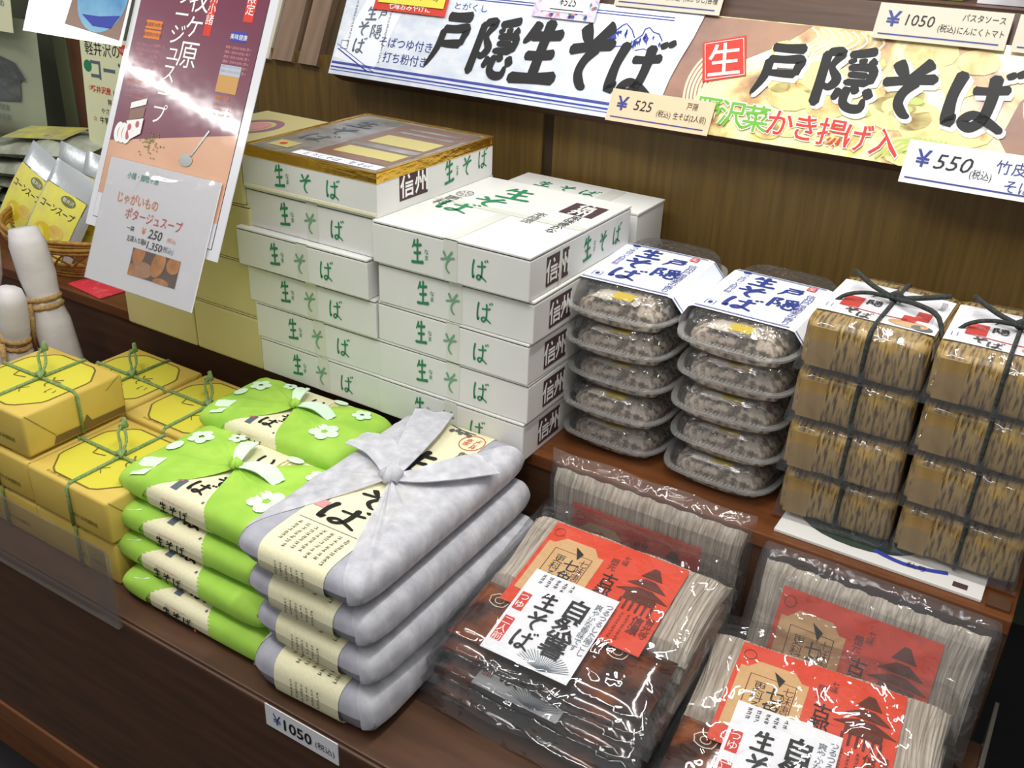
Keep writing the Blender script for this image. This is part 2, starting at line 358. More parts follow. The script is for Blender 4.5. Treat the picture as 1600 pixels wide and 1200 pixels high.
class Print:
    def __init__(s, mp, base=0.0003, step=0.00022): s.mp = mp; s.V = []; s.F = []; s.M = []; s.mats = []; s.base = base; s.step = step
    def _mi(s, m):
        if m not in s.mats: s.mats.append(m)
        return s.mats.index(m)
    def raw(s, pts, faces, m, l=0):
        n = len(s.V); h = s.base + l * s.step
        s.V += [tuple(s.mp(x, y, h)) for x, y in pts]; s.F += [tuple(i + n for i in f) for f in faces]; s.M += [s._mi(m)] * len(faces); return s
    def rect(s, x0, y0, x1, y1, m, l=0, n=1, ny=1, ang=0):
        cx, cy = (x0 + x1) / 2, (y0 + y1) / 2; c, q = math.cos(ang), math.sin(ang); pts = []
        for j in range(ny + 1):
            for i in range(n + 1):
                a, b = x0 + (x1 - x0) * i / n - cx, y0 + (y1 - y0) * j / ny - cy
                pts.append((cx + a * c - b * q, cy + a * q + b * c))
        return s.raw(pts, [(j * (n + 1) + i, j * (n + 1) + i + 1, (j + 1) * (n + 1) + i + 1, (j + 1) * (n + 1) + i) for j in range(ny) for i in range(n)], m, l)
    def poly(s, pts, m, l=0): return s.raw(pts, [tuple(range(len(pts)))], m, l)
    def ell(s, cx, cy, rx, ry, m, l=0, n=20, lobes=0):
        return s.poly([(cx + rx * math.cos(2 * math.pi * k / n) * (1 + lobes * math.cos(5 * 2 * math.pi * k / n)), cy + ry * math.sin(2 * math.pi * k / n) * (1 + lobes * math.cos(5 * 2 * math.pi * k / n))) for k in range(n)], m, l)
    def line(s, pts, w, m, l=0, closed=False):
        n = len(pts); out = []
        for i, p in enumerate(pts):
            a = pts[(i - 1) % n] if (closed or i > 0) else p; b = pts[(i + 1) % n] if (closed or i < n - 1) else p
            dx, dy = b[0] - a[0], b[1] - a[1]; d = math.hypot(dx, dy) or 1; ww = (p[2] if len(p) > 2 else w) / 2
            out += [(p[0] - dy / d * ww, p[1] + dx / d * ww), (p[0] + dy / d * ww, p[1] - dx / d * ww)]
        fs = [(2 * i, 2 * i + 1, (2 * i + 3) % (2 * n), (2 * i + 2) % (2 * n)) for i in range(n if closed else n - 1)]
        return s.raw(out, fs, m, l)
    def frame(s, x0, y0, x1, y1, w, m, l=0): return s.line([(x0, y0), (x1, y0), (x1, y1), (x0, y1)], w, m, l, True)
    def text(s, t, cx, cy, size, m, l=0, bold=0.0, ang=0.0, anchor='c', sx=1.0, shear=0.0):
        vs, fs, x0, x1, y0, y1 = glyphs(t, bold)
        if not vs: return s
        k = size / 0.86; c, q = math.cos(ang), math.sin(ang)
        ox = {'c': (x0 + x1) / 2, 'l': x0, 'r': x1}[anchor]; oy = (y0 + y1) / 2
        pts = []
        for x, y in vs:
            b = (y - oy) * k; a = (x - ox) * k * sx + b * shear
            pts.append((cx + a * c - b * q, cy + a * q + b * c))
        return s.raw(pts, fs, m, l)
    def vtext(s, t, cx, top, size, m, l=0, bold=0.0, pitch=1.08):
        for i, ch in enumerate(t):
            if ch.strip(): s.text(ch, cx, top - size * pitch * (i + 0.5), size, m, l, bold)
        return s
    def brush(s, ch, cx, cy, w, h, m, l=0, wt=1.0, ang=0.0, shear=0.0):
        c, q = math.cos(ang), math.sin(ang)
        for si, st in enumerate(BR[ch]):
            p = catmull(st, 5)
            n = len(p); q2 = []
            for i, a in enumerate(p):
                e = 1.0
                if i == 0: e = 0.45
                if i == n - 1: e = 0.35
                q2.append((a[0], a[1], a[2] * e * wt))
            out = []
            for i, a in enumerate(q2):
                A_ = q2[max(i - 1, 0)]; B_ = q2[min(i + 1, n - 1)]; dx, dy = B_[0] - A_[0], B_[1] - A_[1]; d = math.hypot(dx, dy) or 1
                for sg in (1, -1):
                    X = (a[0] - sg * dy / d * a[2] / 2 - 50) / 100 * w; Y = (a[1] + sg * dx / d * a[2] / 2 - 50) / 100 * h
                    X += Y * shear
                    out.append((cx + X * c - Y * q, cy + X * q + Y * c))
            s.raw(out, [(2 * i, 2 * i + 1, 2 * i + 3, 2 * i + 2) for i in range(n - 1)], m, l + si * .10)
        return s
    def build(s, name, parent, label=None):
        me = bpy.data.meshes.new(name); me.from_pydata(s.V, [], s.F); me.polygons.foreach_set('material_index', s.M); me.update()
        o = link(name, me, s.mats, parent)
        if label: o['label'] = label
        return o
def plane(o, u, v):
    o, u, v = Vector(o), Vector(u), Vector(v); n = u.cross(v).normalized()
    return lambda x, y, h: o + u * x + v * y + n * h
def squig(P, x0, y0, x1, y1, cols, m, l=0, w=0.0011, vert=True, seed=1):
    r = random.Random(seed)          # small illegible handwriting
    for k in range(cols):
        cx = x1 - (x1 - x0) * (k + 0.5) / cols; y = y1; cw = (x1 - x0) / cols * 0.55
        end = y0 + (y1 - y0) * r.uniform(0, 0.25)
        while y > end:
            hh = cw * r.uniform(0.5, 0.9)
            P.line([(cx - cw / 2 * r.uniform(.3, 1), y), (cx + cw / 2 * r.uniform(.3, 1), y + hh * .2), (cx + cw * r.uniform(-.3, .2), y - hh * .6)], w, m, l)
            P.line([(cx - cw * .4, y - hh * .55), (cx + cw * .4, y - hh * .5)], w * .8, m, l)
            y -= hh * 1.35
    return P

# ------------------------------------------------------------------ setting
DECK, STEP, HS = 0.57, 0.75, Vector((0, math.sin(R(26)), math.cos(R(26))))
HN = Vector((0, -math.cos(R(26)), math.sin(R(26))))
o = MB().box(-5, 3, -2.5, 2.2, -0.05, 0).build('floor', 'floor'); tag(o, 'dark shop floor below the display shelves', 'floor', kind='structure')
o = MB().box(-5, 3, 2.1, 2.2, 0, 3.0).build('wall_back', 'wall'); tag(o, 'dim green-grey shop wall behind the shelving', 'wall', kind='structure')

sh = thing('display_shelf', 'dark wooden front shelf with tall dark fascia carrying the lower goods', 'shelf', (0, 0, 0))
sh2 = thing('step_shelf', 'raised reddish wooden step behind the front shelf, under trays and cartons', 'shelf', (0, 0, 0))
sh3 = thing('back_wall_panel', 'olive brown plywood back with a dark joint behind the cartons and trays', 'panel', (0, 0, 0))
sh4 = thing('header_shelf', 'sloped dark header and slatted boards of the upper shelf above the plywood', 'shelf', (0, 0, 0))
MB().box(-3.0, 0.055, 0.60, 1.016, DECK - 0.03, DECK, bev=0.002).build('lower_deck', 'dark_wood', sh)
MB().box(-3.0, 0.055, 0.596, 0.618, 0.215, DECK - 0.004, bev=0.003).build('front_fascia', 'dark_wood', sh)
MB().box(-3.0, 0.055, 0.64, 0.66, 0.0, 0.54).build('plinth', 'orange_wood', sh)
MB().box(-3.0, 0.055, 0.592, 0.64, 0.17, 0.214, bev=0.003).build('base_rail', 'orange_wood', sh)
MB().box(-3.0, 0.04, 1.018, 1.036, 0.0, STEP - 0.02).build('riser', 'dark_wood', sh2)
MB().box(-3.0, 0.04, 1.014, 1.399, STEP - 0.02, STEP, bev=0.002).build('step_deck', 'deck_wood', sh2)
MB().box(-1.455, -0.805, 1.40, 1.42, STEP, 1.16).build('back_panel', 'ply', sh3)
MB().box(-0.785, 0.4, 1.40, 1.42, STEP, 1.16).build('back_panel', 'ply', sh3)
MB().box(-0.806, -0.784, 1.405, 1.425, STEP, 1.16).build('panel_gap', 'ply_dark', sh3)
sg = thing('side_guard', 'clear side panel with thin metal rim at the right end of the front shelf', 'guard', (0.052, .6, DECK))
MB().box(-.0012, .0012, 0, .416, 0, .062).build('side_panel', 'acrylic', sg)
MB().box(-.0025, .0025, 0, .416, .062, .067, bev=0.001).build('side_rim', 'steel', sg)
def slope(x0, x1, v0, v1, d0, d1, name, m, parent, base=(1.40, 1.137), bev=0):
    b = MB().box(x0, x1, d0, d1, v0, v1, bev=bev)       # local: x, -normal, slope
    o = b.build(name, m, parent); o.location = (0, base[0], base[1]); o.rotation_euler = (-R(26), 0, 0); return o
slope(-1.46, -1.405, 0, 0.6, -0.01, 0.01, 'slat', 'cream_board', sh4)['label'] = 'pale cream upright slat'
slope(-1.395, -1.345, 0, 0.6, -0.012, 0.006, 'slat', 'slat_wood', sh4)
slope(-1.345, -1.329, 0, 0.6, 0.004, 0.012, 'slat_backing', 'slat_shadow', sh4)
slope(-1.329, -1.284, 0, 0.6, -0.012, 0.006, 'slat', 'slat_wood', sh4)
slope(-1.284, -1.20, 0, 0.6, 0.004, 0.012, 'slat_backing', 'slat_shadow', sh4)
slope(-1.215, 0.5, 0.0, 0.212, 0.006, 0.036, 'header_board', 'header_wood', sh4, base=(1.35, 1.141), bev=0.002)
slope(-1.215, 0.5, 0.012, 0.03, 0.03, 0.052, 'header_batten', 'dark_wood', sh4, base=(1.35, 1.141))
MB().box(-1.215, 0.5, 1.45, 1.85, 1.318, 1.332).build('upper_deck', 'header_wood', sh4)
MB().box(-1.215, 0.5, 1.85, 1.87, STEP, 1.9).build('upper_back', 'dark_wood', sh4)

# fence guard of clear acrylic at the deck edge
g = thing('shelf_guard', 'clear acrylic guard strip along the shelf edge before the yellow boxes', 'guard', (-1.6, 0.594, DECK))
MB().box(-0.45, 0.655, -0.005, -0.002, -0.012, 0.115).build('acrylic_panel', 'acrylic', g)
MB().box(0.61, 0.655, -0.001, 0.002, -0.012, 0.105).build('acrylic_panel', 'acrylic', g)

# ------------------------------------------------------------------ sloped header signs
def sgn(x, y, h): return Vector((x, 1.35, 1.141)) + HS * y + HN * h
def signthing(name, label, cat, x0, x1, y0, y1, h, m, group=None, outline=None, thick=0.0012):
    """thin printed sheet on the sloped header: root empty with local frame x, slope, normal"""
    cx, cy = (x0 + x1) / 2, y0
    t = thing(name, label, cat, sgn(cx, cy, h), (R(90 - 26), 0, 0), group)
    b = MB()
    pts = outline or [(x0, y0), (x1, y0), (x1, y1), (x0, y1)]
    b.prism([(a - cx, c - cy) for a, c in pts], -thick, 0.0, axis='z')
    b.build('sheet', m, t)
    mp = lambda x, y, hh: Vector((x - cx, y - cy, hh))
    return t, Print(mp)
arc = [(-0.556, 0.168), (-0.565, 0.13), (-0.575, 0.10), (-0.583, 0.07), (-0.588, 0.035), (-0.59, 0.0)]
t, P = signthing('banner', 'white glossy banner with big black brush lettering and blue mountains', 'banner', -1.216, -0.556, 0, 0.168, 0.0045, 'banner_white',
                 outline=[(-1.216, 0), (-0.59, 0)] + arc[::-1][1:] + [(-1.216, 0.168)])
for i, (ch, x, y, w, h) in enumerate([('戸', -0.978, 0.081, 0.072, 0.094), ('隠', -0.893, 0.081, 0.082, 0.094), ('生', -0.806, 0.084, 0.092, 0.104), ('そ', -0.722, 0.088, 0.085, 0.108), ('ば', -0.638, 0.078, 0.088, 0.088)]):
    P.brush(ch, x, y, w, h, 'black_ink', 3, wt=1.85, shear=0.12)
P.text('とがくし', -0.955, 0.141, 0.011, 'navy_ink', 1, sx=1.35)
P.text('そばつゆ付き', -1.066, 0.067, 0.0165, 'navy_ink', 1, bold=0.006); P.text('打ち粉付き', -1.06, 0.042, 0.0165, 'navy_ink', 1, bold=0.006)
for y in (0.007, 0.0115, 0.0185, 0.0215): P.rect(-1.214, y, -0.66, y + (0.0026 if y in (.0115, .0185) else .0012), 'mount_blue', 1)
for y in (0.153, 0.157): P.rect(-1.214, y, -0.60, y + 0.0016, 'mount_blue', 1)
P.poly([(-1.214, 0.03), (-1.165, 0.15), (-1.09, 0.12), (-1.12, 0.015)], 'sleeve', 0)     # printed picture of the tray pack
P.line([(-1.208, 0.045), (-1.13, 0.012)], 0.0022, 'mount_blue', 1); P.line([(-1.212, 0.053), (-1.115, 0.012)], 0.0012, 'mount_blue', 1); P.line([(-1.165, 0.15), (-1.10, 0.118)], 0.0014, 'slate_ink', 1)
for ch, x, y, w in [('戸', -1.128, 0.112, 0.018), ('隠', -1.135, 0.082, 0.024), ('生', -1.152, 0.112, 0.026), ('そ', -1.163, 0.085, 0.026), ('ば', -1.163, 0.055, 0.028)]:
    P.brush(ch, x, y, w, w, 'slate_ink', 2, wt=1.3)
squig(P, -1.195, 0.05, -1.183, 0.13, 1, 'slate_ink', 2, 0.0008); P.ell(-1.182, 0.143, 0.009, 0.006, 'slate_ink', 2); P.frame(-1.203, 0.046, -1.188, 0.06, 0.0015, 'slate_ink', 2)
P.rect(-1.113, 0.118, -1.107, 0.125, 'red_ink', 2); squig(P, -1.118, 0.015, -1.108, 0.115, 1, 'slate_ink', 2, 0.0007, seed=5)
# mountains
r9 = random.Random(12)
for cx_, x0_, x1_, top_ in ((-.674, -.702, -.655, .142), (-.636, -.656, -.610, .140)):
    ridge = [(x0_, .117), (x0_ + .012, .128), (cx_ - .006, top_ - .003), (cx_, top_), (cx_ + .008, top_ - .006), (x1_ - .008, top_ - .008), (x1_, .122)]
    P.line(ridge, .0020, 'mount_blue', 2)
    for k in range(11):
        a = r9.uniform(.02, .95); xx = x0_ + (x1_ - x0_) * a; yy_ = .117 + (top_ - .119) * (1 - abs(a - .55) * 1.5) - r9.uniform(0, .008)
        w_, h_ = r9.uniform(.003, .007), r9.uniform(.006, .017)
        P.poly([(xx - w_ * .2, yy_), (xx + w_ * .5, yy_ - h_ * .25), (xx + w_ * .2, yy_ - h_ * .6), (xx + w_ * .5, yy_ - h_), (xx - w_ * .5, yy_ - h_ * .5)], 'mount_blue', 2)
    P.line([(x0_ + .006, .104), (cx_, .108), (x1_ - .006, .102)], .0014, 'mount_blue', 2)
P.poly([(-0.706, 0.114), (-0.690, 0.130), (-0.684, 0.118), (-0.692, 0.113)], 'mount_blue', 2)
P.build('lettering', t)

t, P = signthing('banner', 'noodle and tempura photo banner with outlined black lettering', 'banner', -0.60, 0.12, 0, 0.168, 0.002, 'food_photo')
P.poly([(-0.598, 0.001), (-0.598, 0.167), (-0.40, 0.167), (-0.43, 0.14), (-0.50, 0.10), (-0.535, 0.06), (-0.54, 0.03), (-0.52, 0.001)], 'photo_brown', 0)
P.poly([(-0.09, 0.001), (-0.13, 0.05), (-0.12, 0.10), (-0.09, 0.14), (-0.04, 0.167), (0.118, 0.167), (0.118, 0.001)], 'photo_brown', 0)
for k in range(9):       # noodle swirls
    r0 = 0.020 + 0.006 * k
    P.line([(-0.495 + r0 * 0.9 * math.cos(a), 0.062 + r0 * math.sin(a)) for a in [R(85 + 9 * i) for i in range(14)]], 0.0034, 'noodle_swirl', 1)
    P.line([(-0.40 + k * .011 + 0.012 * math.sin(i * .8), 0.165 - 0.006 * i) for i in range(8)], 0.003, 'noodle_swirl', 1)
    P.line([(-0.105 + k * 0.012 + 0.010 * math.sin(i * .55 + k * .2), 0.004 + 0.012 * i) for i in range(9)], 0.0032, 'noodle_swirl', 1)
for k in range(26):
    x, y = rnd.uniform(-0.44, -0.13), rnd.uniform(0.01, 0.15); r0 = rnd.uniform(0.012, 0.03)
    P.ell(x, y, r0 * 1.3, r0 * 0.8, ['tempura', 'tempura', 'tempura', 'tempura', 'tempura', 'tempura', 'tempura', 'tempura', 'tempura'][k % 9], 2 + k % 3, n=11)
for k in range(7): P.line([(-.27 + .008 * k, .004 + .003 * k), (-.25 + .008 * k, .03 - .002 * k), (-.225 + .006 * k, .038)], .0035, 'leafgreen', 5)
for k in range(4): P.ell(-.30 + .03 * k + .02 * (k % 2), .060 + .012 * (k % 3), .010, .005, 'leafgreen', 5, n=9)
P.rect(-0.542, 0.079, -0.479, 0.137, 'red_ink', 6, ang=R(16)); 
P.line([(-0.51 + 0.028 * 1.414 * math.cos(R(16 + 45 + 90 * i)), 0.108 + 0.026 * 1.414 * math.sin(R(16 + 45 + 90 * i))) for i in range(4)], 0.0012, 'white_ink', 7, True)
P.text('生', -0.51, 0.108, 0.044, 'white_ink', 8, bold=0.008, ang=R(13))
for dx, dy, m, l, w in ((0.004, -0.004, 'white_ink', 7, 2.5), (0.0, 0.0, 'black_ink', 9, 1.85)):
    for ch, x, y, ww, hh in [('戸', -0.425, 0.100, 0.072, 0.074), ('隠', -0.338, 0.101, 0.080, 0.082), ('そ', -0.255, 0.099, 0.078, 0.080), ('ば', -0.165, 0.095, 0.084, 0.080)]:
        P.brush(ch, x + dx, y + dy, ww, hh, m, l, wt=w)
for i, (ch, m) in enumerate(zip('野沢菜かき揚げ入', ['lime_ink'] * 3 + ['red_ink'] * 5)):
    x = -0.512 + i * 0.0357; y = 0.034 - 0.0012 * i
    P.text(ch, x, y, 0.034, 'white_ink', 10, bold=0.045); P.text(ch, x, y, 0.034, m, 11, bold=0.012)
P.build('lettering', t)

def pricecard(label, x0, x1, y0, y1, m, h=0.0085, ang=0.0, fn=None, name='price_card'):
    t, P = signthing(name, label, 'price card', x0, x1, y0, y1, h, m, thick=0.0006)
    t.rotation_euler = (R(90 - 26), 0, 0)
    if ang: t.rotation_euler = (Matrix.Rotation(-R(26), 3, 'X') @ Matrix.Rotation(R(90), 3, 'X') @ Matrix.Rotation(ang, 3, 'Z')).to_euler()
    fn(P, x0, x1, y0, y1); P.build('lettering', t); return t
def std(price, l1, l2, ink='navy_ink'):
    def f(P, x0, x1, y0, y1):
        w, h = x1 - x0, y1 - y0
        P.text('¥', x0 + w * .13, y0 + h * .58, h * .5, 'navy_ink', 1, bold=0.015, sx=1.1)
        P.text(price, x0 + w * .34, y0 + h * .58, h * .38, 'black_ink', 1, sx=.95, shear=.1)
        P.text('(税込)', x0 + w * .55, y0 + h * .42, h * .2, 'black_ink', 1, sx=.8)
        P.text(l1, x0 + w * .80, y0 + h * .78, h * .2, 'black_ink', 1, sx=.8)
        P.text(l2, x0 + w * .80, y0 + h * .42, h * .2, 'black_ink', 1, sx=.75)
        P.rect(x0 + w * .04, y0 + h * .12, x0 + w * .95, y0 + h * .155, 'navy_ink', 1)
    return f
pricecard('tan ¥525 price card overlapping the meeting of the two banners', -0.665, -0.502, -0.004, 0.044, 'card_tan', fn=std('525', '戸隠', '生そば(2人前)'))
pricecard('cream ¥1050 price card on the dark header above the photo banner', -0.318, -0.155, 0.158, 0.205, 'card_cream', fn=std('1050', 'パスタソース', 'にんにくトマト'))
pricecard('cream price card at the right end of the header, cut by the frame', -0.148, 0.01, 0.158, 0.205, 'card_cream', fn=std('840', 'パスタ', 'ソース'))
pricecard('cream ¥577 card with hand writing above the right end of the white banner', -0.702, -0.534, 0.166, 0.212, 'card_cream', fn=std('577', '(100g)', '(和からし)各種'))
def f550(P, x0, x1, y0, y1):
    P.text('¥', x0 + .022, y0 + .034, .026, 'navy_ink', 1, bold=.015); P.text('550', x0 + .06, y0 + .033, .024, 'black_ink', 1, shear=.25, sx=1.1)
    P.text('(税込)', x0 + .094, y0 + .023, .011, 'black_ink', 1, sx=.8); P.text('竹皮戸隠', x0 + .145, y0 + .038, .016, 'navy_ink', 1); P.text('そば', x0 + .14, y0 + .016, .015, 'navy_ink', 1)
    P.rect(x0 + .006, y0 + .006, x1 - .004, y0 + .008, 'navy_ink', 1)
pricecard('white ¥550 price card at the lower right of the photo banner', -0.232, -0.04, -0.022, 0.034, 'card_white', fn=f550)
def f525(P, x0, x1, y0, y1):
    r = random.Random(3)
    for k in range(46):
        P.ell(r.uniform(x0 + .003, x1 - .003), r.uniform(y0 + .002, y1 - .002), .003, .003, ['rose_ink', 'teal_ink', 'mount_blue', 'pink_ink'][k % 4], 1, n=6)
    P.rect(x0 + .014, y0 + .010, x1 - .014, y1 - .012, 'card_white', 2); P.text('¥525', (x0 + x1) / 2 + .003, y0 + .027, .017, 'black_ink', 3, sx=.75); P.rect(x0 + .03, y0 + .013, x1 - .022, y0 + .0145, 'black_ink', 3)
pricecard('floral bordered ¥525 card above the white banner', -0.838, -0.727, 0.137, 0.182, 'floral', fn=f525)
def f830(P, x0, x1, y0, y1):
    P.text('¥830', x0 + .058, y0 + .024, .022, 'black_ink', 1, bold=.02); P.text('(税込)', x0 + .104, y0 + .018, .013, 'black_ink', 1, bold=.01)
pricecard('yellow ¥830 price card lapping the top left of the white banner', -1.142, -1.005, 0.131, 0.19, 'card_yellow', h=0.0105, fn=f830)
def fred(P, x0, x1, y0, y1): P.text('七味おみやげに', (x0 + x1) / 2, y0 + .009, .011, 'white_ink', 1, bold=.01)
pricecard('red strip with white letters beneath the yellow price card', -1.15, -1.0, 0.119, 0.150, 'red_ink', h=0.0085, fn=fred, name='card_strip')

# goods on the upper shelf, just inside the top of the frame
def pillow(b, x0, x1, y0, y1, z0, z1, mi=0, n=6, p=2.5):
    cx, cy, cz = (x0 + x1) / 2, (y0 + y1) / 2, (z0 + z1) / 2
    def f(sg):
        def g(u, v):
            a, c = 2 * u - 1, 2 * v - 1
            E = ((1 - abs(a) ** 4) * (1 - abs(c) ** 4)) ** 0.5
            return (cx + a * (x1 - x0) / 2, cy + c * (y1 - y0) / 2, cz + sg * E * (z1 - z0) / 2)
        return g
    b.grid(f(1), n, n, mi); b.grid(f(-1), n, n, mi, flip=True); return b
for i in range(4):
    x = -0.49 + i * 0.075
    t = thing('snack_bag', ['olive green snack bag on the upper shelf, leftmost of four at the top edge', 'second olive snack bag from the left on the upper shelf', 'third olive snack bag from the left on the upper shelf', 'olive snack bag nearest the crisp packet on the upper shelf'][i], 'bag', (x, 1.50, 1.332), (R(-15), 0, 0))
    o = pillow(MB(), -0.036, 0.036, -0.075, 0.075, -0.012, 0.012).build('bag', 'olive_pack', t, True); o.rotation_euler = (R(90), 0, 0); o.location = (0, 0, .076)
    o = MB().box(-.02, .02, -.0126, -.012, .03, .06).build('bag_sticker', 'bag_label', t)
t = thing('crisp_packet', 'white packet with yellow potato crisps pictured, top right corner', 'packet', (-0.155, 1.49, 1.332), (R(-12), 0, 0))
o = pillow(MB(), -0.055, 0.055, -0.07, 0.07, -0.012, 0.012).build('packet', 'card_white', t, True); o.rotation_euler = (R(90), 0, 0); o.location = (0, 0, .071)
P = Print(plane((0, -.0125, 0), (1, 0, 0), (0, 0, 1)))
for x, y in ((-.02, .03), (.0, .026), (.022, .03), (-.03, .045), (.01, .045), (.034, .046)): P.ell(x, y, .014, .012, 'crisp', 1 + int((x + .05) * 60) % 3, n=10)
P.build('picture', t)

# ------------------------------------------------------------------ white soba cartons
BW, BD, BH = 0.248, 0.280, 0.0590
def carton_print(P, big=False):
    pass
def make_carton(label, topart=False, sideart=True):
    t = thing('soba_carton', label, 'carton')
    b = MB().box(-BW / 2, BW / 2, 0, BD, 0.0004, BH - 0.0048, bev=0.0015)
    b.build('carton_body', 'carton', t)
    MB().box(-BW / 2 + 0.002, BW / 2 - 0.002, 0.0016, BD - .002, BH - 0.0050, BH - 0.0030).build('lid_gap', 'dark_gap', t)
    MB().box(-BW / 2 + 0.0008, BW / 2, -0.0003, BD, BH - 0.0032, BH, bev=0.0010).build('lid', 'carton', t)
    P = Print(plane((-BW / 2, 0, 0), (1, 0, 0), (0, 0, 1)))
    P.rect(BW * .475, 0.001, BW * .56, BH - 0.0004, 'tape', 0)
    P.build('tape', t)
    P = Print(plane((-BW / 2, 0, 0), (1, 0, 0), (0, 0, 1)), base=0.0004)
    P.brush('生', BW * .305, BH * .52, 0.022, 0.036, 'green_ink', 1, 1.2); P.text('な', BW * .365, BH * .56, .007, 'green_ink', 1); P.text('ま', BW * .365, BH * .42, .007, 'green_ink', 1)
    P.brush('そ', BW * .50, BH * .46, 0.026, 0.032, 'faded_green', 2, 1.1)
    P.brush('ば', BW * .70, BH * .46, 0.026, 0.030, 'green_ink', 1, 1.0)
    P.build('lettering', t)
    if sideart:
        P = Print(plane((BW / 2, 0, 0), (0, 1, 0), (0, 0, 1)), base=0.0004)
        P.rect(0.040, BH * .14, 0.098, BH * .82, 'maroon', 0)
        P.text('信', 0.0545, BH * .48, .028, 'white_ink', 1, bold=.02); P.text('州', 0.084, BH * .48, .028, 'white_ink', 1, bold=.02)
        P.brush('生', 0.150, BH * .52, 0.026, 0.036, 'green_ink', 1, 1.2); P.text('な', .170, BH * .56, .007, 'green_ink', 1); P.text('ま', .170, BH * .42, .007, 'green_ink', 1)
        P.brush('そ', 0.195, BH * .48, 0.024, 0.030, 'green_ink', 1, 1.1)
        P.brush('ば', 0.238, BH * .46, 0.026, 0.030, 'green_ink', 1, 1.0)
        P.rect(0.072, 0.0, 0.079, BH * .9, 'tape', 2) if topart else None
        P.build('side_lettering', t)
    if topart:
        P = Print(plane((-BW / 2, 0, BH), (1, 0, 0), (0, 1, 0)), base=0.0004)
        P.rect(0, .130, BW - .002, .145, 'tape', 0); P.rect(.118, .002, .136, .1295, 'tape', 0)
        for ch, x, y, w, h in [('生', .092, .222, .06, .058), ('そ', .078, .166, .058, .046), ('ば', .055, .118, .06, .046)]:
            P.brush(ch, x, y, w, h, 'green_ink', 1, 1.2, shear=-.15)
        P.line([(.028 + .012 * math.cos(R(18 * i)), .178 + .014 * math.sin(R(18 * i))) for i in range(20)], .0012, 'grey_ink', 1, True)
        for i in range(8): P.line([(.028 + .003 * math.cos(R(45 * i)), .178 + .003 * math.sin(R(45 * i))), (.028 + .011 * math.cos(R(45 * i)), .178 + .013 * math.sin(R(45 * i)))], .0012, 'grey_ink', 1)
        P.vtext('更科', .026, .158, .022, 'grey_ink', 1)
        P.rect(.180, .186, .232, .240, 'maroon', 1); P.text('信', .206, .226, .026, 'white_ink', 2, .02); P.text('州', .206, .200, .026, 'white_ink', 2, .02)
        P.vtext('風味豊かな', .214, .182, .0155, 'black_ink', 1); P.vtext('本格派', .168, .168, .0165, 'grey_ink', 1)
        P.build('top_artwork', t)
    return t
ordn = ['lowest', 'second from the bottom', 'third from the bottom', 'second from the top', 'topmost']
cA = make_carton('white soba carton with green lettering, lowest of the stack beside the clear trays')
cA.location = (-0.697, 0.984, STEP)
jitR = [(-.697, .984, 0), (-.694, .986, .3), (-.694, .984, -.4), (-.690, .984, .5)]
for k in range(1, 4):
    dup(cA, (jitR[k][0], jitR[k][1], STEP + k * .0592), (0, 0, R(jitR[k][2])), 'white soba carton, %s in the stack beside the clear trays' % ordn[k], 'white soba cartons')
cT = make_carton('white soba carton with printed lid, topmost of the stack beside the clear trays', True)
cT.location = (-0.6945, 0.978, STEP + 4 * .0592)
cA['group'] = cT['group'] = 'white soba cartons'
jl = [(-.932, .985, 0), (-.936, .985, .4), (-.944, .982, -.3), (-.952, .975, .5), (-.9395, .988, -.2)]
ln = ['lowest', 'second from the bottom', 'third from the bottom', 'fourth from the bottom', 'just under the gold-rimmed box']
for k in range(5):
    dup(cA, (jl[k][0], jl[k][1], STEP + k * .0592), (0, 0, R(jl[k][2])), 'white soba carton, %s in the left white stack' % ln[k], 'white soba cartons')
# gold rimmed window box
t = thing('gift_box', 'white soba gift box with gold foil rim atop the left white carton stack', 'box', (-.938, .984, STEP + 5 * .0592), group=None)
gh = 0.0615
MB().box(-BW / 2, BW / 2, 0, BD, 0, gh - .012, bev=0.0012).build('box_body', 'carton', t)
MB().box(-BW / 2 + .002, BW / 2 - .002, -.0006, BD, .002, .006).build('box_seam', 'label', t)
b = MB()
for x0, x1, y0, y1 in ((-BW / 2 - .001, BW / 2 + .001, -.001, .007), (-BW / 2 - .001, BW / 2 + .001, BD - .007, BD + .001), (-BW / 2 - .001, -BW / 2 + .007, .007, BD - .007), (BW / 2 - .007, BW / 2 + .001, .007, BD - .007)):
    b.box(x0, x1, y0, y1, gh - .0145, gh, bev=.001)
b.build('foil_rim', 'gold', t)
MB().box(-BW / 2 + .006, BW / 2 - .006, .006, BD - .006, gh - .006, gh - .0015).build('lid_picture', 'window_art', t)
P = Print(plane((-BW / 2, 0, gh - .0015), (1, 0, 0), (0, 1, 0)))
P.rect(.10, .04, .232, .262, 'window_brown', 0); P.rect(.118, .062, .225, .10, 'window_yellow', 1); P.rect(.122, .135, .225, .185, 'window_yellow', 1); P.rect(.110, .108, .228, .126, 'window_art', 1); P.rect(.125, .205, .222, .215, 'window_art', 1); P.rect(.125, .23, .222, .24, 'window_art', 1)
P.rect(.022, .03, .062, .062, 'window_yellow', 1); P.ell(.04, .046, .006, .006, 'red_ink', 2)
P.rect(.085, .013, .236, .034, 'white_label', 2); P.text('とうじそば・生そば', .162, .0235, .013, 'navy_ink', 3, sx=.9)
for ch, x, y in (('生', .052, .215), ('そ', .052, .16), ('ば', .052, .105)): P.brush(ch, x, y, .05, .045, 'slate_ink', 1, .9)
P.build('lid_print', t)
P = Print(plane((-BW / 2, 0, 0), (1, 0, 0), (0, 0, 1)))
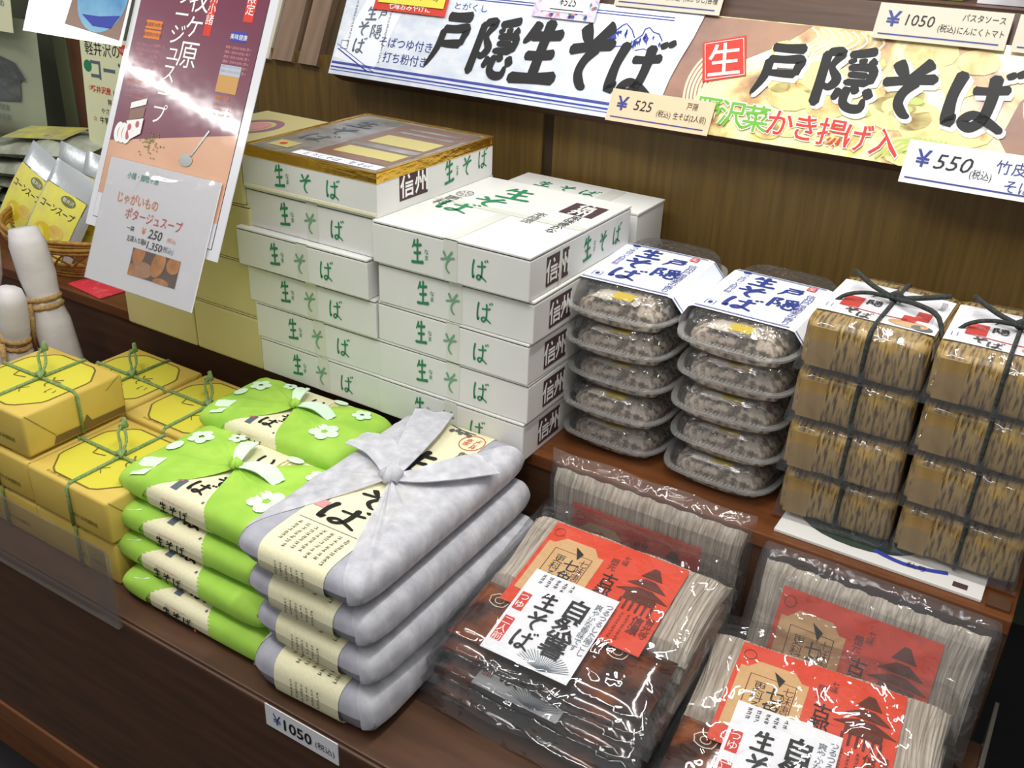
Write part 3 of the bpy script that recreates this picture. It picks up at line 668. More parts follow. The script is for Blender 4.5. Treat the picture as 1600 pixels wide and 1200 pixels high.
P.brush('生', BW * .295, .028, .022, .034, 'green_ink', 1, 1.2); P.text('な', BW * .355, .03, .007, 'green_ink', 1); P.text('ま', BW * .355, .022, .007, 'green_ink', 1); P.brush('そ', BW * .49, .026, .024, .028, 'green_ink', 1, 1.1); P.brush('ば', BW * .69, .026, .026, .028, 'green_ink', 1, 1.0)
P.build('lettering', t)
P = Print(plane((BW / 2, 0, 0), (0, 1, 0), (0, 0, 1)))
P.rect(.048, .012, .112, .050, 'maroon', 0); P.text('信', .065, .031, .028, 'white_ink', 1, .02); P.text('州', .097, .031, .028, 'white_ink', 1, .02)
P.brush('生', .165, .030, .026, .036, 'green_ink', 1, 1.2); P.text('な', .185, .032, .007, 'green_ink', 1); P.text('ま', .185, .024, .007, 'green_ink', 1); P.brush('そ', .210, .030, .026, .030, 'green_ink', 1, 1.1); P.brush('ば', .252, .032, .026, .030, 'green_ink', 1, 1.0)
P.build('side_lettering', t)
# shallow cartons standing behind the right stack
for k in range(4):
    t = thing('back_carton', 'shallow white carton behind the right carton stack, %s' % ['lowest', 'second up', 'third up', 'topmost'][k], 'carton', (-.699 + .002 * k, 1.283, STEP + k * .0695), group='shallow cartons at the back')
    MB().box(-.125, .122, 0, .095, 0, .0645, bev=.0015).build('carton_body', 'carton', t)
    MB().box(-.124, .123, 0.0, .096, .0652, .0690, bev=.001).build('lid', 'carton', t)
    if k == 3:
        P = Print(plane((-.125, 0, .069), (1, 0, 0), (0, 1, 0)))
        P.rect(.16, .004, .185, .09, 'tape', 0)
        for ch, x in (('生', .06), ('そ', .10), ('ば', .14)): P.brush(ch, x, .05, .03, .03, 'green_ink', 1, 1.2)
        P.build('lettering', t)

# ------------------------------------------------------------------ beige cartons
def beige(x0, x1, y0, y1, z0, z1, label, oval=False):
    t = thing('beige_carton', label, 'carton', ((x0 + x1) / 2, y0, z0), group='plain beige cartons')
    w = x1 - x0
    MB().box(-w / 2, w / 2, 0, y1 - y0, 0.0003, z1 - z0 - .0028, bev=.004).build('carton_body', 'beige', t)
    MB().box(-w / 2 + .002, w / 2 - .002, .002, y1 - y0 - .002, z1 - z0 - .003, z1 - z0 - .0005).build('lid_seam', 'dark_gap', t)
    MB().box(-w / 2, w / 2, 0.0, y1 - y0, z1 - z0 - .0018, z1 - z0, bev=.0005).build('lid', 'beige', t)
    if oval:
        P = Print(plane((0, 0, z1 - z0), (1, 0, 0), (0, 1, 0)))
        P.line([(.0 + .032 * math.cos(R(15 * i)), .10 + .045 * math.sin(R(15 * i))) for i in range(24)], .012, 'purple_ink', 1, True)
        P.ell(0, .1, .02, .03, 'pink_ink', 1); P.build('lid_emblem', t)
zz = [STEP, .839, .927, 1.016, 1.105]
for k in range(4):
    beige(-1.203, -1.056 - (.008 if k == 3 else 0), .984, 1.18, zz[k], zz[k + 1], 'plain beige carton beside the white cartons, %s' % ['lowest', 'second from the bottom', 'third from the bottom', 'topmost, with a purple oval on its lid'][k], k == 3)
for k in range(2):
    beige(-1.376, -1.205, .984, 1.18, zz[k], zz[k + 1], 'plain beige carton behind the potato price poster, %s of two' % ['lower', 'upper'][k])

# ------------------------------------------------------------------ yellow boxes tied with green twine
YW, YD, YH = 0.170, 0.166, 0.0665
def make_yellow(label, low=False):
    t = thing('yellow_box', label, 'box', group='yellow paper boxes tied with green twine')
    MB().box(-YW / 2, YW / 2, 0, YD, 0.0, YH, bev=.005).build('wrapped_box', 'yellow_paper', t, True).data.polygons[0].use_smooth = True
    P = Print(plane((0, YD / 2, YH), (1, 0, 0), (0, 1, 0)))
    hexa = [(1.07 * a, 1.07 * c) for a, c in [(-.068, -.030), (-.066, -.038), (-.044, -.062), (-.034, -.067), (.034, -.067), (.044, -.062), (.066, -.038), (.068, -.030), (.068, .030), (.066, .038), (.044, .062), (.034, .067), (-.034, .067), (-.044, .062), (-.066, .038), (-.068, .030)]]
    P.poly(hexa, 'yellow_panel', 0); P.line([h for h in hexa], .0028, 'yellow_ink', 1, True)
    P.brush('く', -.034, -.004, .030, .036, 'yellow_ink', 2, .8, ang=R(60)); P.brush('そ', .028, .006, .034, .030, 'yellow_ink', 2, .8); P.brush('い', .052, -.012, .018, .02, 'yellow_ink', 2, .9); P.brush('く', .012, -.03, .02, .02, 'yellow_ink', 2, .8)
    P.text('お土産に信州そばの味', -.02, -.074, .005, 'yellow_ink', 1)
    P.build('lid_print', t)
    P = Print(plane((-YW / 2, 0, 0), (1, 0, 0), (0, 0, 1)), base=.0005)
    P.text('信州そば本舗製造', .115, .022, .0065, 'yellow_ink', 1, bold=.01); P.build('front_print', t)
    P = Print(plane((YW / 2, 0, 0), (0, 1, 0), (0, 0, 1)), base=.0005)     # uncovered brown strip of the paper wrap on the side
    P.poly([(.040, .004), (.1625, .004), (.1625, .014), (.105, .015), (.098, .028), (.090, .015), (.045, .016)], 'box_brown', 1)
    P.line([(.004, .066), (.045, .018)], .0009, 'yellow_ink', 1); P.line([(.16, .066), (.135, .05)], .0009, 'yellow_ink', 1)
    P.text('国産そば粉', .072, .010, .006, 'yellow_ink', 2)
    P.build('side_print', t)
    e = .0035
    def band(pts): return MB().tube(catmull(pts, 4, True), .0028, 6, closed=True)
    cx, cy = .006, YD / 2 + .004
    hw, hh = YW / 2 + .002, YH + .002
    b = MB().tube([(cx, -.002, .002), (cx, -.0025, YH - .006), (cx, .004, YH + .002), (cx, cy, YH + .003), (cx, YD - .004, YH + .002), (cx, YD + .0025, YH - .006), (cx, YD + .002, .002)], .0026, 6)
    b.build('twine', 'twine', t, True)
    b = MB().tube([(-hw, cy, .002), (-hw - .0005, cy, YH - .006), (-hw + .006, cy, YH + .002), (cx, cy, YH + .0028), (hw - .006, cy, YH + .002), (hw + .0005, cy, YH - .006), (hw, cy, .002)], .0026, 6)
    b.build('twine', 'twine', t, True)
    if low: return t
    b = MB().tube([(cx - .006, cy - .004, YH + .006), (cx + .003, cy + .005, YH + .009), (cx + .006, cy - .003, YH + .006), (cx - .003, cy, YH + .010)], .004, 6)
    b.tube(catmull([(cx, cy, YH + .006), (cx - .012, cy + .01, YH + .014), (cx - .022, cy + .016, YH + .026), (cx - .026, cy + .026, YH + .03)], 4), .0022, 5)
    b.tube(catmull([(cx, cy, YH + .006), (cx - .004, cy + .014, YH + .016), (cx - .016, cy + .024, YH + .024), (cx - .026, cy + .028, YH + .03)], 4), .0022, 5)
    b.tube([(cx - .03, cy + .026, YH + .028), (cx - .022, cy + .03, YH + .032), (cx - .024, cy + .03, YH + .044)], [.0045, .005, .003], 5)
    b.build('twine_bow', 'twine', t, True)
    return t
yA = make_yellow('yellow paper-wrapped box tied with green twine, alone on the top layer at the left edge')
yA.location = (-1.2555, .645, DECK + 2 * .0712); yA.rotation_euler = (0, 0, R(.5))
yL = make_yellow('bottom layer yellow box behind the clear guard, nearest the green packs', True)
yL.location = (-1.088, .641, DECK)
for x, y, k, lab in ((-1.085, .638, 1, 'yellow twine-tied box at the front right, touching the green cloth packs'), (-1.2575, .640, 1, 'yellow twine-tied box directly under the topmost one at the front left'),
                     (-1.278, .812, 1, 'yellow twine-tied box at the back left, below the step'), (-1.10, .812, 1, 'yellow twine-tied box at the back beside the rear green pack'),
                     (-1.2575, .642, 0, 'bottom layer yellow box behind the clear guard, second from the green packs'),
                     (-1.436, .642, 0, 'bottom layer yellow box behind the clear guard at the left frame edge'), (-1.436, .640, 1, 'yellow twine-tied box of the middle layer at the left frame edge'),
                     (-1.278, .814, 0, 'bottom layer yellow box at the back left'), (-1.10, .814, 0, 'bottom layer yellow box at the back, by the rear green pack')):
    dup(yA if (k == 1 and 'directly under' not in lab) else yL, (x, y, DECK + k * .0712), (0, 0, R(rnd.uniform(-.5, .5))), lab)

# ------------------------------------------------------------------ cloth wrapped packs
def ss(s): return (1 if s >= 0 else -1) * (1 - (1 - min(1, abs(s))) ** 2.0)
def cloth_surf(a, b, t, pu=8, pv=8):
    def E(u, v): return max(0.0, (1 - abs(u) ** pu)) ** .42 * max(0.0, (1 - abs(v) ** pv)) ** .42
    def f(s, r, lift=0.0, bottom=False):
        u, v = ss(s), ss(r); e = E(u, v)
        x = a * u * (1 - .05 * abs(v) ** 10) ; y = b * v * (1 - .05 * abs(u) ** 10)
        x += lift * 1.0 * (abs(u) ** 8) * (1 if u > 0 else -1); y += lift * 1.0 * (abs(v) ** 8) * (1 if v > 0 else -1)
        z = t * .5 + (-1 if bottom else 1) * (t * .5 * e + lift * (e if e < 1 else 1))
        return (x, y, z)
    return f
def surf_xy(f, a, b):
    """map real x,y on the pack top to the surface"""
    def inv(q): q = max(-1, min(1, q)); return (1 if q >= 0 else -1) * (1 - math.sqrt(max(0, 1 - abs(q))))
    return lambda x, y, h: f(inv(x / a), inv(y / b), h)
def leaf(b, pts, wid, th=.0012, mi=0, fold=0.25, n=6, up=Vector((0, 0, 1))):
    """cloth tail: centre line points, widths, creased along its length"""
    m = 4; pts = catmull(pts, 4); k = len(pts)
    ws = [wid[min(len(wid) - 1, int(i / (k - 1) * (len(wid) - 1)))] * (1 - (i / (k - 1) * (len(wid) - 1)) % 1) + wid[min(len(wid) - 1, int(i / (k - 1) * (len(wid) - 1)) + 1)] * ((i / (k - 1) * (len(wid) - 1)) % 1) for i in range(k)]
    for sgn_ in (1, -1):
        vs = []
        for i, p in enumerate(pts):
            p = Vector(p); a = Vector(pts[max(0, i - 1)]); c = Vector(pts[min(k - 1, i + 1)]); t = (c - a).normalized()
            sd = t.cross(up).normalized(); nn = sd.cross(t)
            for j in range(m + 1):
                w = (j / m - .5) * 2
                vs.append(p + sd * w * ws[i] / 2 + nn * (ws[i] * fold * (abs(math.sin(w * 2.6)) - .4) + sgn_ * th / 2))
        fs = []
        for i in range(k - 1):
            for j in range(m):
                q = (i * (m + 1) + j, i * (m + 1) + j + 1, (i + 1) * (m + 1) + j + 1, (i + 1) * (m + 1) + j)
                fs.append(q if sgn_ < 0 else q[::-1])
        b.add(vs, fs, mi)
    return b
def cloth_body(f, n=26):
    b = MB()
    b.grid(lambda u, v: f(2 * u - 1, 2 * v - 1), n, n); b.grid(lambda u, v: f(2 * u - 1, 2 * v - 1, 0, True), n, 8, flip=True)
    return b
def flap(f, kx, ky, c0, c1, side, seed, lift0=.0016, fold=.0026, rise=.012, na=30, nr=16):
    """cloth wing drawn from the knot at (kx,ky) to an edge; c0,c1: the two corners it reaches (s,r params), via the square's side"""
    r = random.Random(seed); ph = [r.uniform(0, 6) for _ in range(4)]
    path = [c0] + side + [c1]
    L = [0]
    for i in range(len(path) - 1): L.append(L[-1] + math.hypot(path[i + 1][0] - path[i][0], path[i + 1][1] - path[i][1]))
    def edge(t):
        d = t * L[-1]
        for i in range(len(path) - 1):
            if d <= L[i + 1] + 1e-9:
                q = (d - L[i]) / (L[i + 1] - L[i]); return (path[i][0] + (path[i + 1][0] - path[i][0]) * q, path[i][1] + (path[i + 1][1] - path[i][1]) * q)
        return path[-1]
    b = MB()
    def g(u, v):
        ex, ey = edge(u); q = v
        if q <= .86:
            k = q / .86; s, rr = kx + (ex - kx) * k, ky + (ey - ky) * k
            edgefade = min(1, min(u, 1 - u) * 12)
            w = math.sin(u * 34 + ph[0]) * .5 + math.sin(u * 61 + ph[1]) * .3 + math.sin(u * 15 + ph[2]) * .5
            lift = lift0 * edgefade + .0006 + fold * max(-.35, w) * (1 - k) ** .7 * edgefade + rise * math.exp(-k * 7)
            return f(s, rr, lift)
        k = (q - .86) / .14; s, rr = ex * (1 - .10 * k * (abs(ex) > .99)), ey * (1 - .10 * k * (abs(ey) > .99))
        return f(s, rr, .0016, True)
    b.grid(g, na, nr); return b

def knot_mb(x, y, z, r, b=None):
    b = b or MB()
    b.tube([(x - r * .9, y - r * .4, z), (x - r * .3, y + r * .7, z + r * .5), (x + r * .6, y + r * .3, z + r * .6), (x + r * .7, y - r * .5, z + .1 * r)], [r * .5, r * .62, r * .62, r * .45], 8)
    b.tube([(x + r * .2, y - r * .9, z), (x - r * .1, y, z + r * .7), (x + r * .1, y + r * .9, z)], [r * .45, r * .55, r * .4], 8); return b

def green_pack(label, low=False):
    a, bb, t = .145, .084, .0395 if low else .043
    f = cloth_surf(a, bb, t, 10, 10); top = surf_xy(f, a, bb)
    root = thing('cloth_pack', label, 'package', group='green cloth wrapped soba packs')
    body = cloth_body(f).build('pack_body', 'green_cloth', root, True)
    # paper band over the front half and the back half
    kx, ky = 0.0, 0.0
    b = MB(); hw = .36
    b.grid(lambda u, v: f(-.35 + .50 * u, -1 + 1.0 * v, .0006), 12, 12)
    b.grid(lambda u, v: f(-.35 + .50 * u, -.7 - .3 * v, .0008, True), 12, 4)
    b.grid(lambda u, v: f(-.20 + .50 * u, 1.0 * v, .0006), 12, 12)
    lab = b.build('paper_band', 'label', root, True)
    P = Print(top, base=.0012)
    P.brush('そ', .006, -.026, .030, .024, 'black_ink', 1, 1.5); P.brush('ば', -.010, -.052, .034, .026, 'black_ink', 1, 1.5)
    P.line([(.024, -.036), (.016, -.074)], .0035, 'slate_ink', 1)
    P.rect(-.062, -.056, -.040, -.038, 'rose_ink', 1); P.rect(-.046, -.072, -.034, -.050, 'slate_ink', 1)
    P.brush('い', .012, .045, .03, .03, 'black_ink', 1, 1.5); squig(P, .03, .03, .05, .07, 3, 'kraft', 1, .001)
    P.build('lettering', lab)
    P = Print(plane((0, -bb - .0022, 0), (1, 0, 0), (0, 0, 1)))
    for ch, x in (('生', -.046), ('そ', -.028), ('ば', -.008)): P.brush(ch, x, t * .42, .016, .017, 'black_ink', 1, 1.5)
    P.text('信州戸隠高原の味わい', -.026, t * .72, .0038, 'pink_ink', 1); P.ell(.006, t * .28, .002, .002, 'rose_ink', 1, n=8)
    P.build('front_lettering', lab)
    for nm, c0, side, c1, sd in (('l', (-.40, -1), [(-1, -1), (-1, 1)], (-.30, 1), 3), ('r', (.12, -1), [(1, -1), (1, 1)], (.42, 1), 8)):
        flap(f, 0, 0, c0, c1, side, sd, lift0=.0014 if low else .0016, fold=.0002 if low else .0030, rise=.0 if low else .008).build('cloth_flap', 'green_cloth', root, True)
    # white printed blossoms on the cloth
    P = Print(top, base=.0026 if low else .0043, step=0)
    for (x, y, r0, an) in ((.085, -.030, .024, 0), (-.105, .036, .018, 1), (.10, .050, .016, 0), (-.062, .062, .012, 1)):
        for k in range(5):
            an_ = R(72 * k + 20 * an); P.ell(x + r0 * .62 * math.cos(an_), y + r0 * .62 * math.sin(an_), r0 * .44, r0 * .44, 'flower', 1, n=9)
    P.poly([(-.128, -.045), (-.100, -.020), (-.095, -.072), (-.118, -.078)], 'flower', 1)
    P.ell(-.118, .0, .010, .014, 'flower', 1, n=10); P.ell(.045, .066, .014, .008, 'flower', 1, n=10)
    P.build('blossom_print', body)
    if low: return root
    kb = knot_mb(0, 0, t + .012, .0085); kb.build('knot', 'green_cloth', root, True)
    leaf(MB(), [(0, 0, t + .011), (-.010, .022, t + .020), (-.018, .044, t + .018), (-.026, .060, t + .010)], [.007, .020, .024, .012], fold=.12).build('cloth_tail', 'flower', root, True)
    leaf(MB(), [(0, 0, t + .011), (.024, .008, t + .016), (.048, .012, t + .014), (.068, .010, t + .004)], [.007, .022, .028, .020], fold=.12).build('cloth_tail', 'flower', root, True)
    return root
gp = green_pack('lime green cloth pack tied with a knot, topmost of the front green stack')
gp.location = (-.884, .760, .6925)
gl = green_pack('lime green cloth pack, lowest in the front green stack', True)
gl.location = (-.846, .714, DECK)
for k, (x, y, rz) in enumerate(((-.872, .728, -1.5), (-.880, .744, 1.0))):
    dup(gl, (x, y, DECK + (k + 1) * .0408), (0, 0, R(rz)), 'lime green cloth pack, %s in the front green stack' % ['second from the bottom', 'third from the bottom'][k])
dup(gp, (-.914, .906, .7135), (0, 0, R(1.5)), 'lime green cloth pack with pale knot, topmost of the rear green pile near the step', scale=(.90, .84, .95))
for k in range(3):
    dup(gl, (-.876, .912, DECK + k * .0408), (0, 0, 0), 'lime green cloth pack low in the rear green pile, %s' % ['lowest', 'second from the bottom', 'just under the topmost'][k], scale=(.9, .84, .98))

def white_pack(label, low=False):
    a, bb, t = .0945, .180, .045
    f = cloth_surf(a, bb, t, 12, 18); top = surf_xy(f, a, bb)
    root = thing('cloth_pack', label, 'package', group='white cloth wrapped soba packs')
    cloth_body(f, 28).build('pack_body', 'grey_cloth', root, True)
    b = MB(); s0, s1 = -.34, .30
    b.grid(lambda u, v: f(s0 + (s1 - s0) * u, -1 + 2.0 * v, .0008), 12, 30)
    b.grid(lambda u, v: f(s0 + (s1 - s0) * u, -.72 - .28 * v, .0010, True), 12, 4)
    lab = b.build('paper_band', 'label', root, True)
    P = Print(top, base=.0014)
    P.brush('そ', .010, -.040, .058, .040, 'black_ink', 1, 1.35); P.brush('ば', -.002, -.086, .066, .042, 'black_ink', 1, 1.25)
    P.rect(-.048, -.088, -.032, -.074, 'pink_ink', 1); P.line([(-.046, -.114), (.040, -.114)], .0008, 'slate_ink', 1)
    P.vtext('信州更科本店', -.042, -.018, .0085, 'black_ink', 1)
    P.vtext('つゆ付二人前', .042, -.060, .0055, 'black_ink', 1)
    squig(P, -.042, -.170, .040, -.122, 7, 'black_ink', 1, .0008, seed=4)
    P.brush('生', -.004, .060, .060, .060, 'black_ink', 1, 1.4)
    P.line([(-.046, .104), (-.034, .104), (-.034, .142), (-.046, .142)], .0012, 'red_ink', 1, True); P.vtext('純手打', -.040, .140, .010, 'red_ink', 1)
    P.line([(.030 + .017 * math.cos(R(20 * i)), .138 + .020 * math.sin(R(20 * i))) for i in range(18)], .0012, 'red_ink', 1, True)
    P.vtext('よし井', .036, .151, .0085, 'red_ink', 1); P.vtext('本家', .024, .147, .009, 'red_ink', 1)
    P.vtext('御蕎麦', .036, .112, .011, 'black_ink', 1)
    P.line([(-.024, .168), (.0, .160), (.022, .160)], .0018, 'black_ink', 1)
    for k in range(5): P.ell(-.012 + .007 * k, .152 + .004 * (k % 2), .004, .005, 'grey_ink', 1, n=7)
    P.build('lettering', lab)
    P = Print(plane((0, -bb - .0024, 0), (1, 0, 0), (0, 0, 1)))
    squig(P, -.026, t * .3, .022, t * .75, 6, 'black_ink', 1, .0007, seed=9); P.build('front_lettering', lab)
    for c0, side, c1, sd in (((-1, -.93), [(-1, .4)], (-.62, 1), 3), ((.62, -1), [(1, -1), (1, 1)], (.72, 1), 12)):
        flap(f, 0, 0, c0, c1, side, sd, lift0=.0008 if low else .0016, fold=.0006 if low else .0042, rise=.0 if low else .008, na=48, nr=20).build('cloth_flap', 'gauze', root, True)
    if not low: flap(f, 0, 0, (-1, .35), (-.30, 1), [(-1, 1)], 4, lift0=.003, fold=.003, rise=.009, na=24).build('cloth_flap', 'gauze', root, True)
    if low: return root
    knot_mb(0, 0, t + .009, .013).build('knot', 'gauze', root, True)
    leaf(MB(), [(0, 0, t + .009), (-.030, .03, t + .012), (-.062, .050, t + .012), (-.102, .058, t + .004)], [.012, .036, .050, .040], fold=.07).build('cloth_tail', 'gauze', root, True)
    leaf(MB(), [(0, 0, t + .009), (-.016, .06, t + .012), (-.034, .115, t + .012), (-.050, .165, t + .012)], [.012, .034, .050, .056], fold=.07).build('cloth_tail', 'gauze', root, True)
    leaf(MB(), [(0, 0, t + .009), (.030, .022, t + .012), (.056, .056, t + .012), (.078, .100, t + .006)], [.012, .034, .050, .060], fold=.07).build('cloth_tail', 'gauze', root, True)
    return root
wp = white_pack('grey pack in gauzy white cloth knotted on top, topmost of its stack')
wp.location = (-.653, .801, .738); wp.rotation_euler = (0, 0, R(1.0))
wl = white_pack('grey pack in gauzy white cloth, lowest of its stack', True)
wl.location = (-.636, .790, DECK); wl.rotation_euler = (0, 0, R(2)); wl.scale = (1, 1, 1.36)
for k, (x, y, z, rz, sz) in enumerate(((-.632, .802, .634, -1.0, 1.10), (-.642, .802, .6855, .5, 1.10))):
    dup(wl, (x, y, z), (0, 0, R(rz)), 'grey pack in gauzy white cloth, %s of its stack' % ['second from the bottom', 'third from the bottom'][k], scale=(1, 1, sz))

# ------------------------------------------------------------------ clear noodle packs with sauce and orange card
def noodle_pack(label, w=.284, d=.250, tf=.018, tb=.027, sauce=True, cardy=None, film_m='film', kindseed=1, name='noodle_pack', wl=True):
    root = thing(name, label, 'noodle pack', group='clear film soba noodle packs')
    r = random.Random(kindseed)
    hz = lambda v: tf + (tb - tf) * v
    y0 = .10 if sauce else .008
    def H(x, y): return hz(y / d)
    b = MB(); nx = 150; ny = 10; ph = [r.uniform(0, 6.3) for _ in range(nx + 1)]; am = [r.uniform(.6, 1.3) for _ in range(nx + 1)]
    def g(u, v):
        i = int(round(u * nx)); x = (u - .5) * (w - .018)
        E = (1 - abs(2 * u - 1) ** 10) ** .4 * (1 - abs(2 * v - 1) ** 14) ** .3
        y = y0 + (d - y0 - .010) * v
        x += .003 * math.sin(v * 5 + u * 9) + .0012 * math.sin(ph[i] + v * 6)
        y += (.0012 * math.sin(i * .37 + ph[3]) + .0016 * am[i]) * (v > .9)
        z = .002 + (H(x, y) - .004) * E * (.94 + .06 * math.sin(u * 21)) + (.0009 * am[i] if i % 2 else -.0006) * (E > .2)
        return (x, y, z)
    b.grid(g, nx, ny); b.grid(lambda u, v: ((u - .5) * (w - .018), y0 + (d - y0 - .01) * v, .001), 2, 2, flip=True)
    o = b.build('noodles', 'noodle', root, False); o['kind'] = 'stuff'
    if sauce:
        for x0, x1, dy in ((-w / 2 + .010, -w / 2 + .078, 0), (w / 2 - .145, w / 2 - .016, -.004)):
            p = pillow(MB(), x0, x1, .010, .102 + dy, .001, tf - .002, n=10).build('sauce_pouch', 'amber', root, True)
            Q = Print(lambda x, y, h: Vector((x, y, tf - .0018 + h)))
            Q.line([((x0 + x1) / 2 + .012 * math.cos(R(24 * i)) * (1 + .15 * (i % 2)), .074 + .010 * math.sin(R(24 * i))) for i in range(15)], .0014, 'seal_film', 1, True)
            Q.line([((x0 + x1) / 2 + .006 * math.cos(R(40 * i)), .074 + .005 * math.sin(R(40 * i))) for i in range(9)], .0012, 'seal_film', 1, True)
            Q.build('pouch_mark', p)
        p = pillow(MB(), -w / 2 + .072, w / 2 - .140, .012, .09, .001, tf - .003, n=8).build('sauce_pouch', 'dark_amber', root, True)
    # orange card
    cy0, cy1 = cardy or (d - .176, d - .030)
    z0 = lambda y: H(0, y) + .0008
    sl = (tb - tf) / d
    def cm(x, y, h): return Vector((x, y, H(0, y) + .0006 + .0012 * math.sin((x + .1) * 14) + h))
    b = MB(); x0, x1 = -.098, .087
    b.grid(lambda u, v: cm(x0 + (x1 - x0) * u, cy0 + (cy1 - cy0) * v, .0), 12, 4); card = b.build('orange_card', 'orange_card', root)
    P = Print(lambda x, y, h: cm(x - .004, y, h), base=.0004)
    hgt = cy1 - cy0; H0 = cy0 + hgt - .150
    yy = lambda q: H0 + q
    P.raw([(-.088 + .078 * i / 4, yy(.028 + .088 * j / 3)) for j in range(4) for i in range(5)], [(j * 5 + i, j * 5 + i + 1, (j + 1) * 5 + i + 1, (j + 1) * 5 + i) for j in range(3) for i in range(4)], 'kraft', 1)
    P.poly([(-.080, yy(.116)), (-.018, yy(.116)), (-.028, yy(.128)), (-.068, yy(.128))], 'kraft', 1)
    P.frame(-.074, yy(.036), -.022, yy(.108), .0012, 'temple_ink', 2)
    P.vtext('更科そば', -.060, yy(.100), .013, 'black_ink', 2); P.vtext('七色', -.042, yy(.098), .018, 'black_ink', 2, .01); P.vtext('七味唐辛子', -.029, yy(.104), .0115, 'temple_ink', 2)
    P.poly([(-.050, yy(.120)), (-.040, yy(.100)), (-.036, yy(.112))], 'black_ink', 3)
    P.line([(-.082 + .007 * math.cos(R(30 * i)), yy(.134) + .007 * math.sin(R(30 * i))) for i in range(12)], .0009, 'temple_ink', 1, True)
    P.vtext('根元', .004, yy(.126), .010, 'temple_ink', 2); P.vtext('七味', .016, yy(.136), .008, 'temple_ink', 2)
    P.vtext('古都', .010, yy(.100), .019, 'black_ink', 2, .01)
    for (y_, hw_, hh_) in ((.118, .014, .014), (.102, .026, .010), (.088, .034, .009)):       # temple roofs
        P.poly([(.056 - hw_, yy(y_ - .003)), (.056 + hw_, yy(y_ - .003)), (.056 + hw_ * .55, yy(y_ + hh_ * .5)), (.056 + hw_ * .25, yy(y_ + hh_)), (.056 - hw_ * .25, yy(y_ + hh_)), (.056 - hw_ * .55, yy(y_ + hh_ * .5))], 'temple_ink', 2)
    P.rect(.036, yy(.074), .076, yy(.084), 'temple_ink', 2)
    for k in range(6): P.rect(.034 + .008 * k, yy(.058), .037 + .008 * k, yy(.074), 'temple_ink', 2)
    P.vtext('善光寺', .082, yy(.060), .010, 'temple_ink', 2); P.vtext('信濃', .068, yy(.056), .013, 'temple_ink', 2, .01); squig(P, .018, yy(.0), .060, yy(.052), 5, 'temple_ink', 2, .0007, seed=6)
    P.build('card_print', card)
    if sauce and wl:
        lm = lambda x, y, h: Vector((x, y, max(tf, H(0, y)) + .0022 + .002 * math.sin((y - .02) * 18) + h))
        b = MB(); b.grid(lambda u, v: lm(-.080 + .114 * u, .002 + .132 * v, 0), 6, 8); lb = b.build('white_label', 'white_label', root)
        P = Print(lambda x, y, h: lm(x - .0200, y, h), base=.0004)
        P.vtext('自然薯', .016, .112, .029, 'black_ink', 1, .02, pitch=1.0); 
        for ch, y in (('生', .092), ('そ', .062), ('ば', .032)): P.brush(ch, -.020, y, .028, .028, 'black_ink', 1, 1.3)
        squig(P, -.05, .112, .0, .128, 5, 'black_ink', 1, .0010, seed=2)
        P.rect(-.056, .066, -.043, .094, 'red_ink', 1); P.vtext('つゆ', -.0495, .092, .011, 'white_ink', 2); P.rect(-.056, .018, -.043, .054, 'red_ink', 1); P.vtext('二人前', -.0495, .053, .011, 'white_ink', 2)
        P.vtext('つるつるした喉ごし', .048, .124, .0085, 'slate_ink', 1); P.vtext('爽やかな香味です', .037, .118, .0085, 'slate_ink', 1)
        for k in range(22):
            an = R(20 + k * 7); P.line([(.018, .004), (.018 + .034 * math.cos(an), .006 + .026 * math.sin(an))], .0007, 'slate_ink', 1)
        P.build('label_print', lb)
    b = MB(); n = 34
    ph = [r.uniform(0, 6) for _ in range(6)]
    def fz(u, v, s):
        x = (u - .5) * (w + .006); y = -.012 + (d + .030) * v
        a, c = 2 * u - 1, 2 * v - 1
        E = max(0, (1 - abs(a) ** 12)) ** .45 * max(0, (1 - abs(c) ** 12)) ** .45
        wr = .0011 * math.sin(x * 95 + y * 60 + ph[0]) + .0010 * math.sin(x * -70 + y * 130 + ph[1]) + .0010 * math.sin(x * 160 + ph[2] + 4 * math.sin(y * 30))
        zt = (H(x, y) + .0052 + wr) * E + .0015 + .003 * (1 - E) * math.sin(x * 60 + ph[3])
        return (x, y, zt) if s > 0 else (x, y, .0004)
    b.grid(lambda u, v: fz(u, v, 1), n, n)
    b.build('film_wrap', film_m, root, True)
    return root
n0 = noodle_pack('clear film noodle pack with orange card and white label, topmost of the centre stack')
Rx = lambda deg: R(deg)
n0.location = (-.391, .733, .647); n0.rotation_euler = (Rx(9.2), 0, R(.5))
nl = noodle_pack('clear film noodle pack, lowest of the centre stack', kindseed=3, wl=False)
nl.location = (-.400, .708, DECK); nl.rotation_euler = (0, 0, R(-1.5))
for k in range(1, 5):
    dup(n0 if k == 2 else nl, (-.396 + [-.004, -.008, .003, -.004, .004][k], .729 + [-.022, -.010, -.012, -.002, -.004][k], DECK + .0152 * k), (Rx(1.8 * k), 0, R([-1.5, 1.0, 0, -1.5, 1][k])),
        'clear film noodle pack, %s of the centre stack' % ['lowest', 'second from the bottom', 'third from the bottom', 'fourth from the bottom', 'just under the topmost'][k])
n2 = noodle_pack('clear film noodle pack with white label, topmost at the right front by the shelf end', kindseed=5)
n2.location = (-.103, .714, .609); n2.rotation_euler = (Rx(6.6), 0, R(5))
for k in range(2):
    dup(nl, (-.106 + .004 * k, .706, DECK + .019 * k), (Rx(2 * k), 0, R([3, 4][k])), 'clear film noodle pack, %s under the right front one' % ['lowest', 'second from the bottom'][k])
n3 = noodle_pack('noodle-only film pack leaning on the riser behind the centre stack', d=.178, tf=.016, tb=.016, sauce=False, cardy=(.03, .134), kindseed=8, film_m='film_heavy')
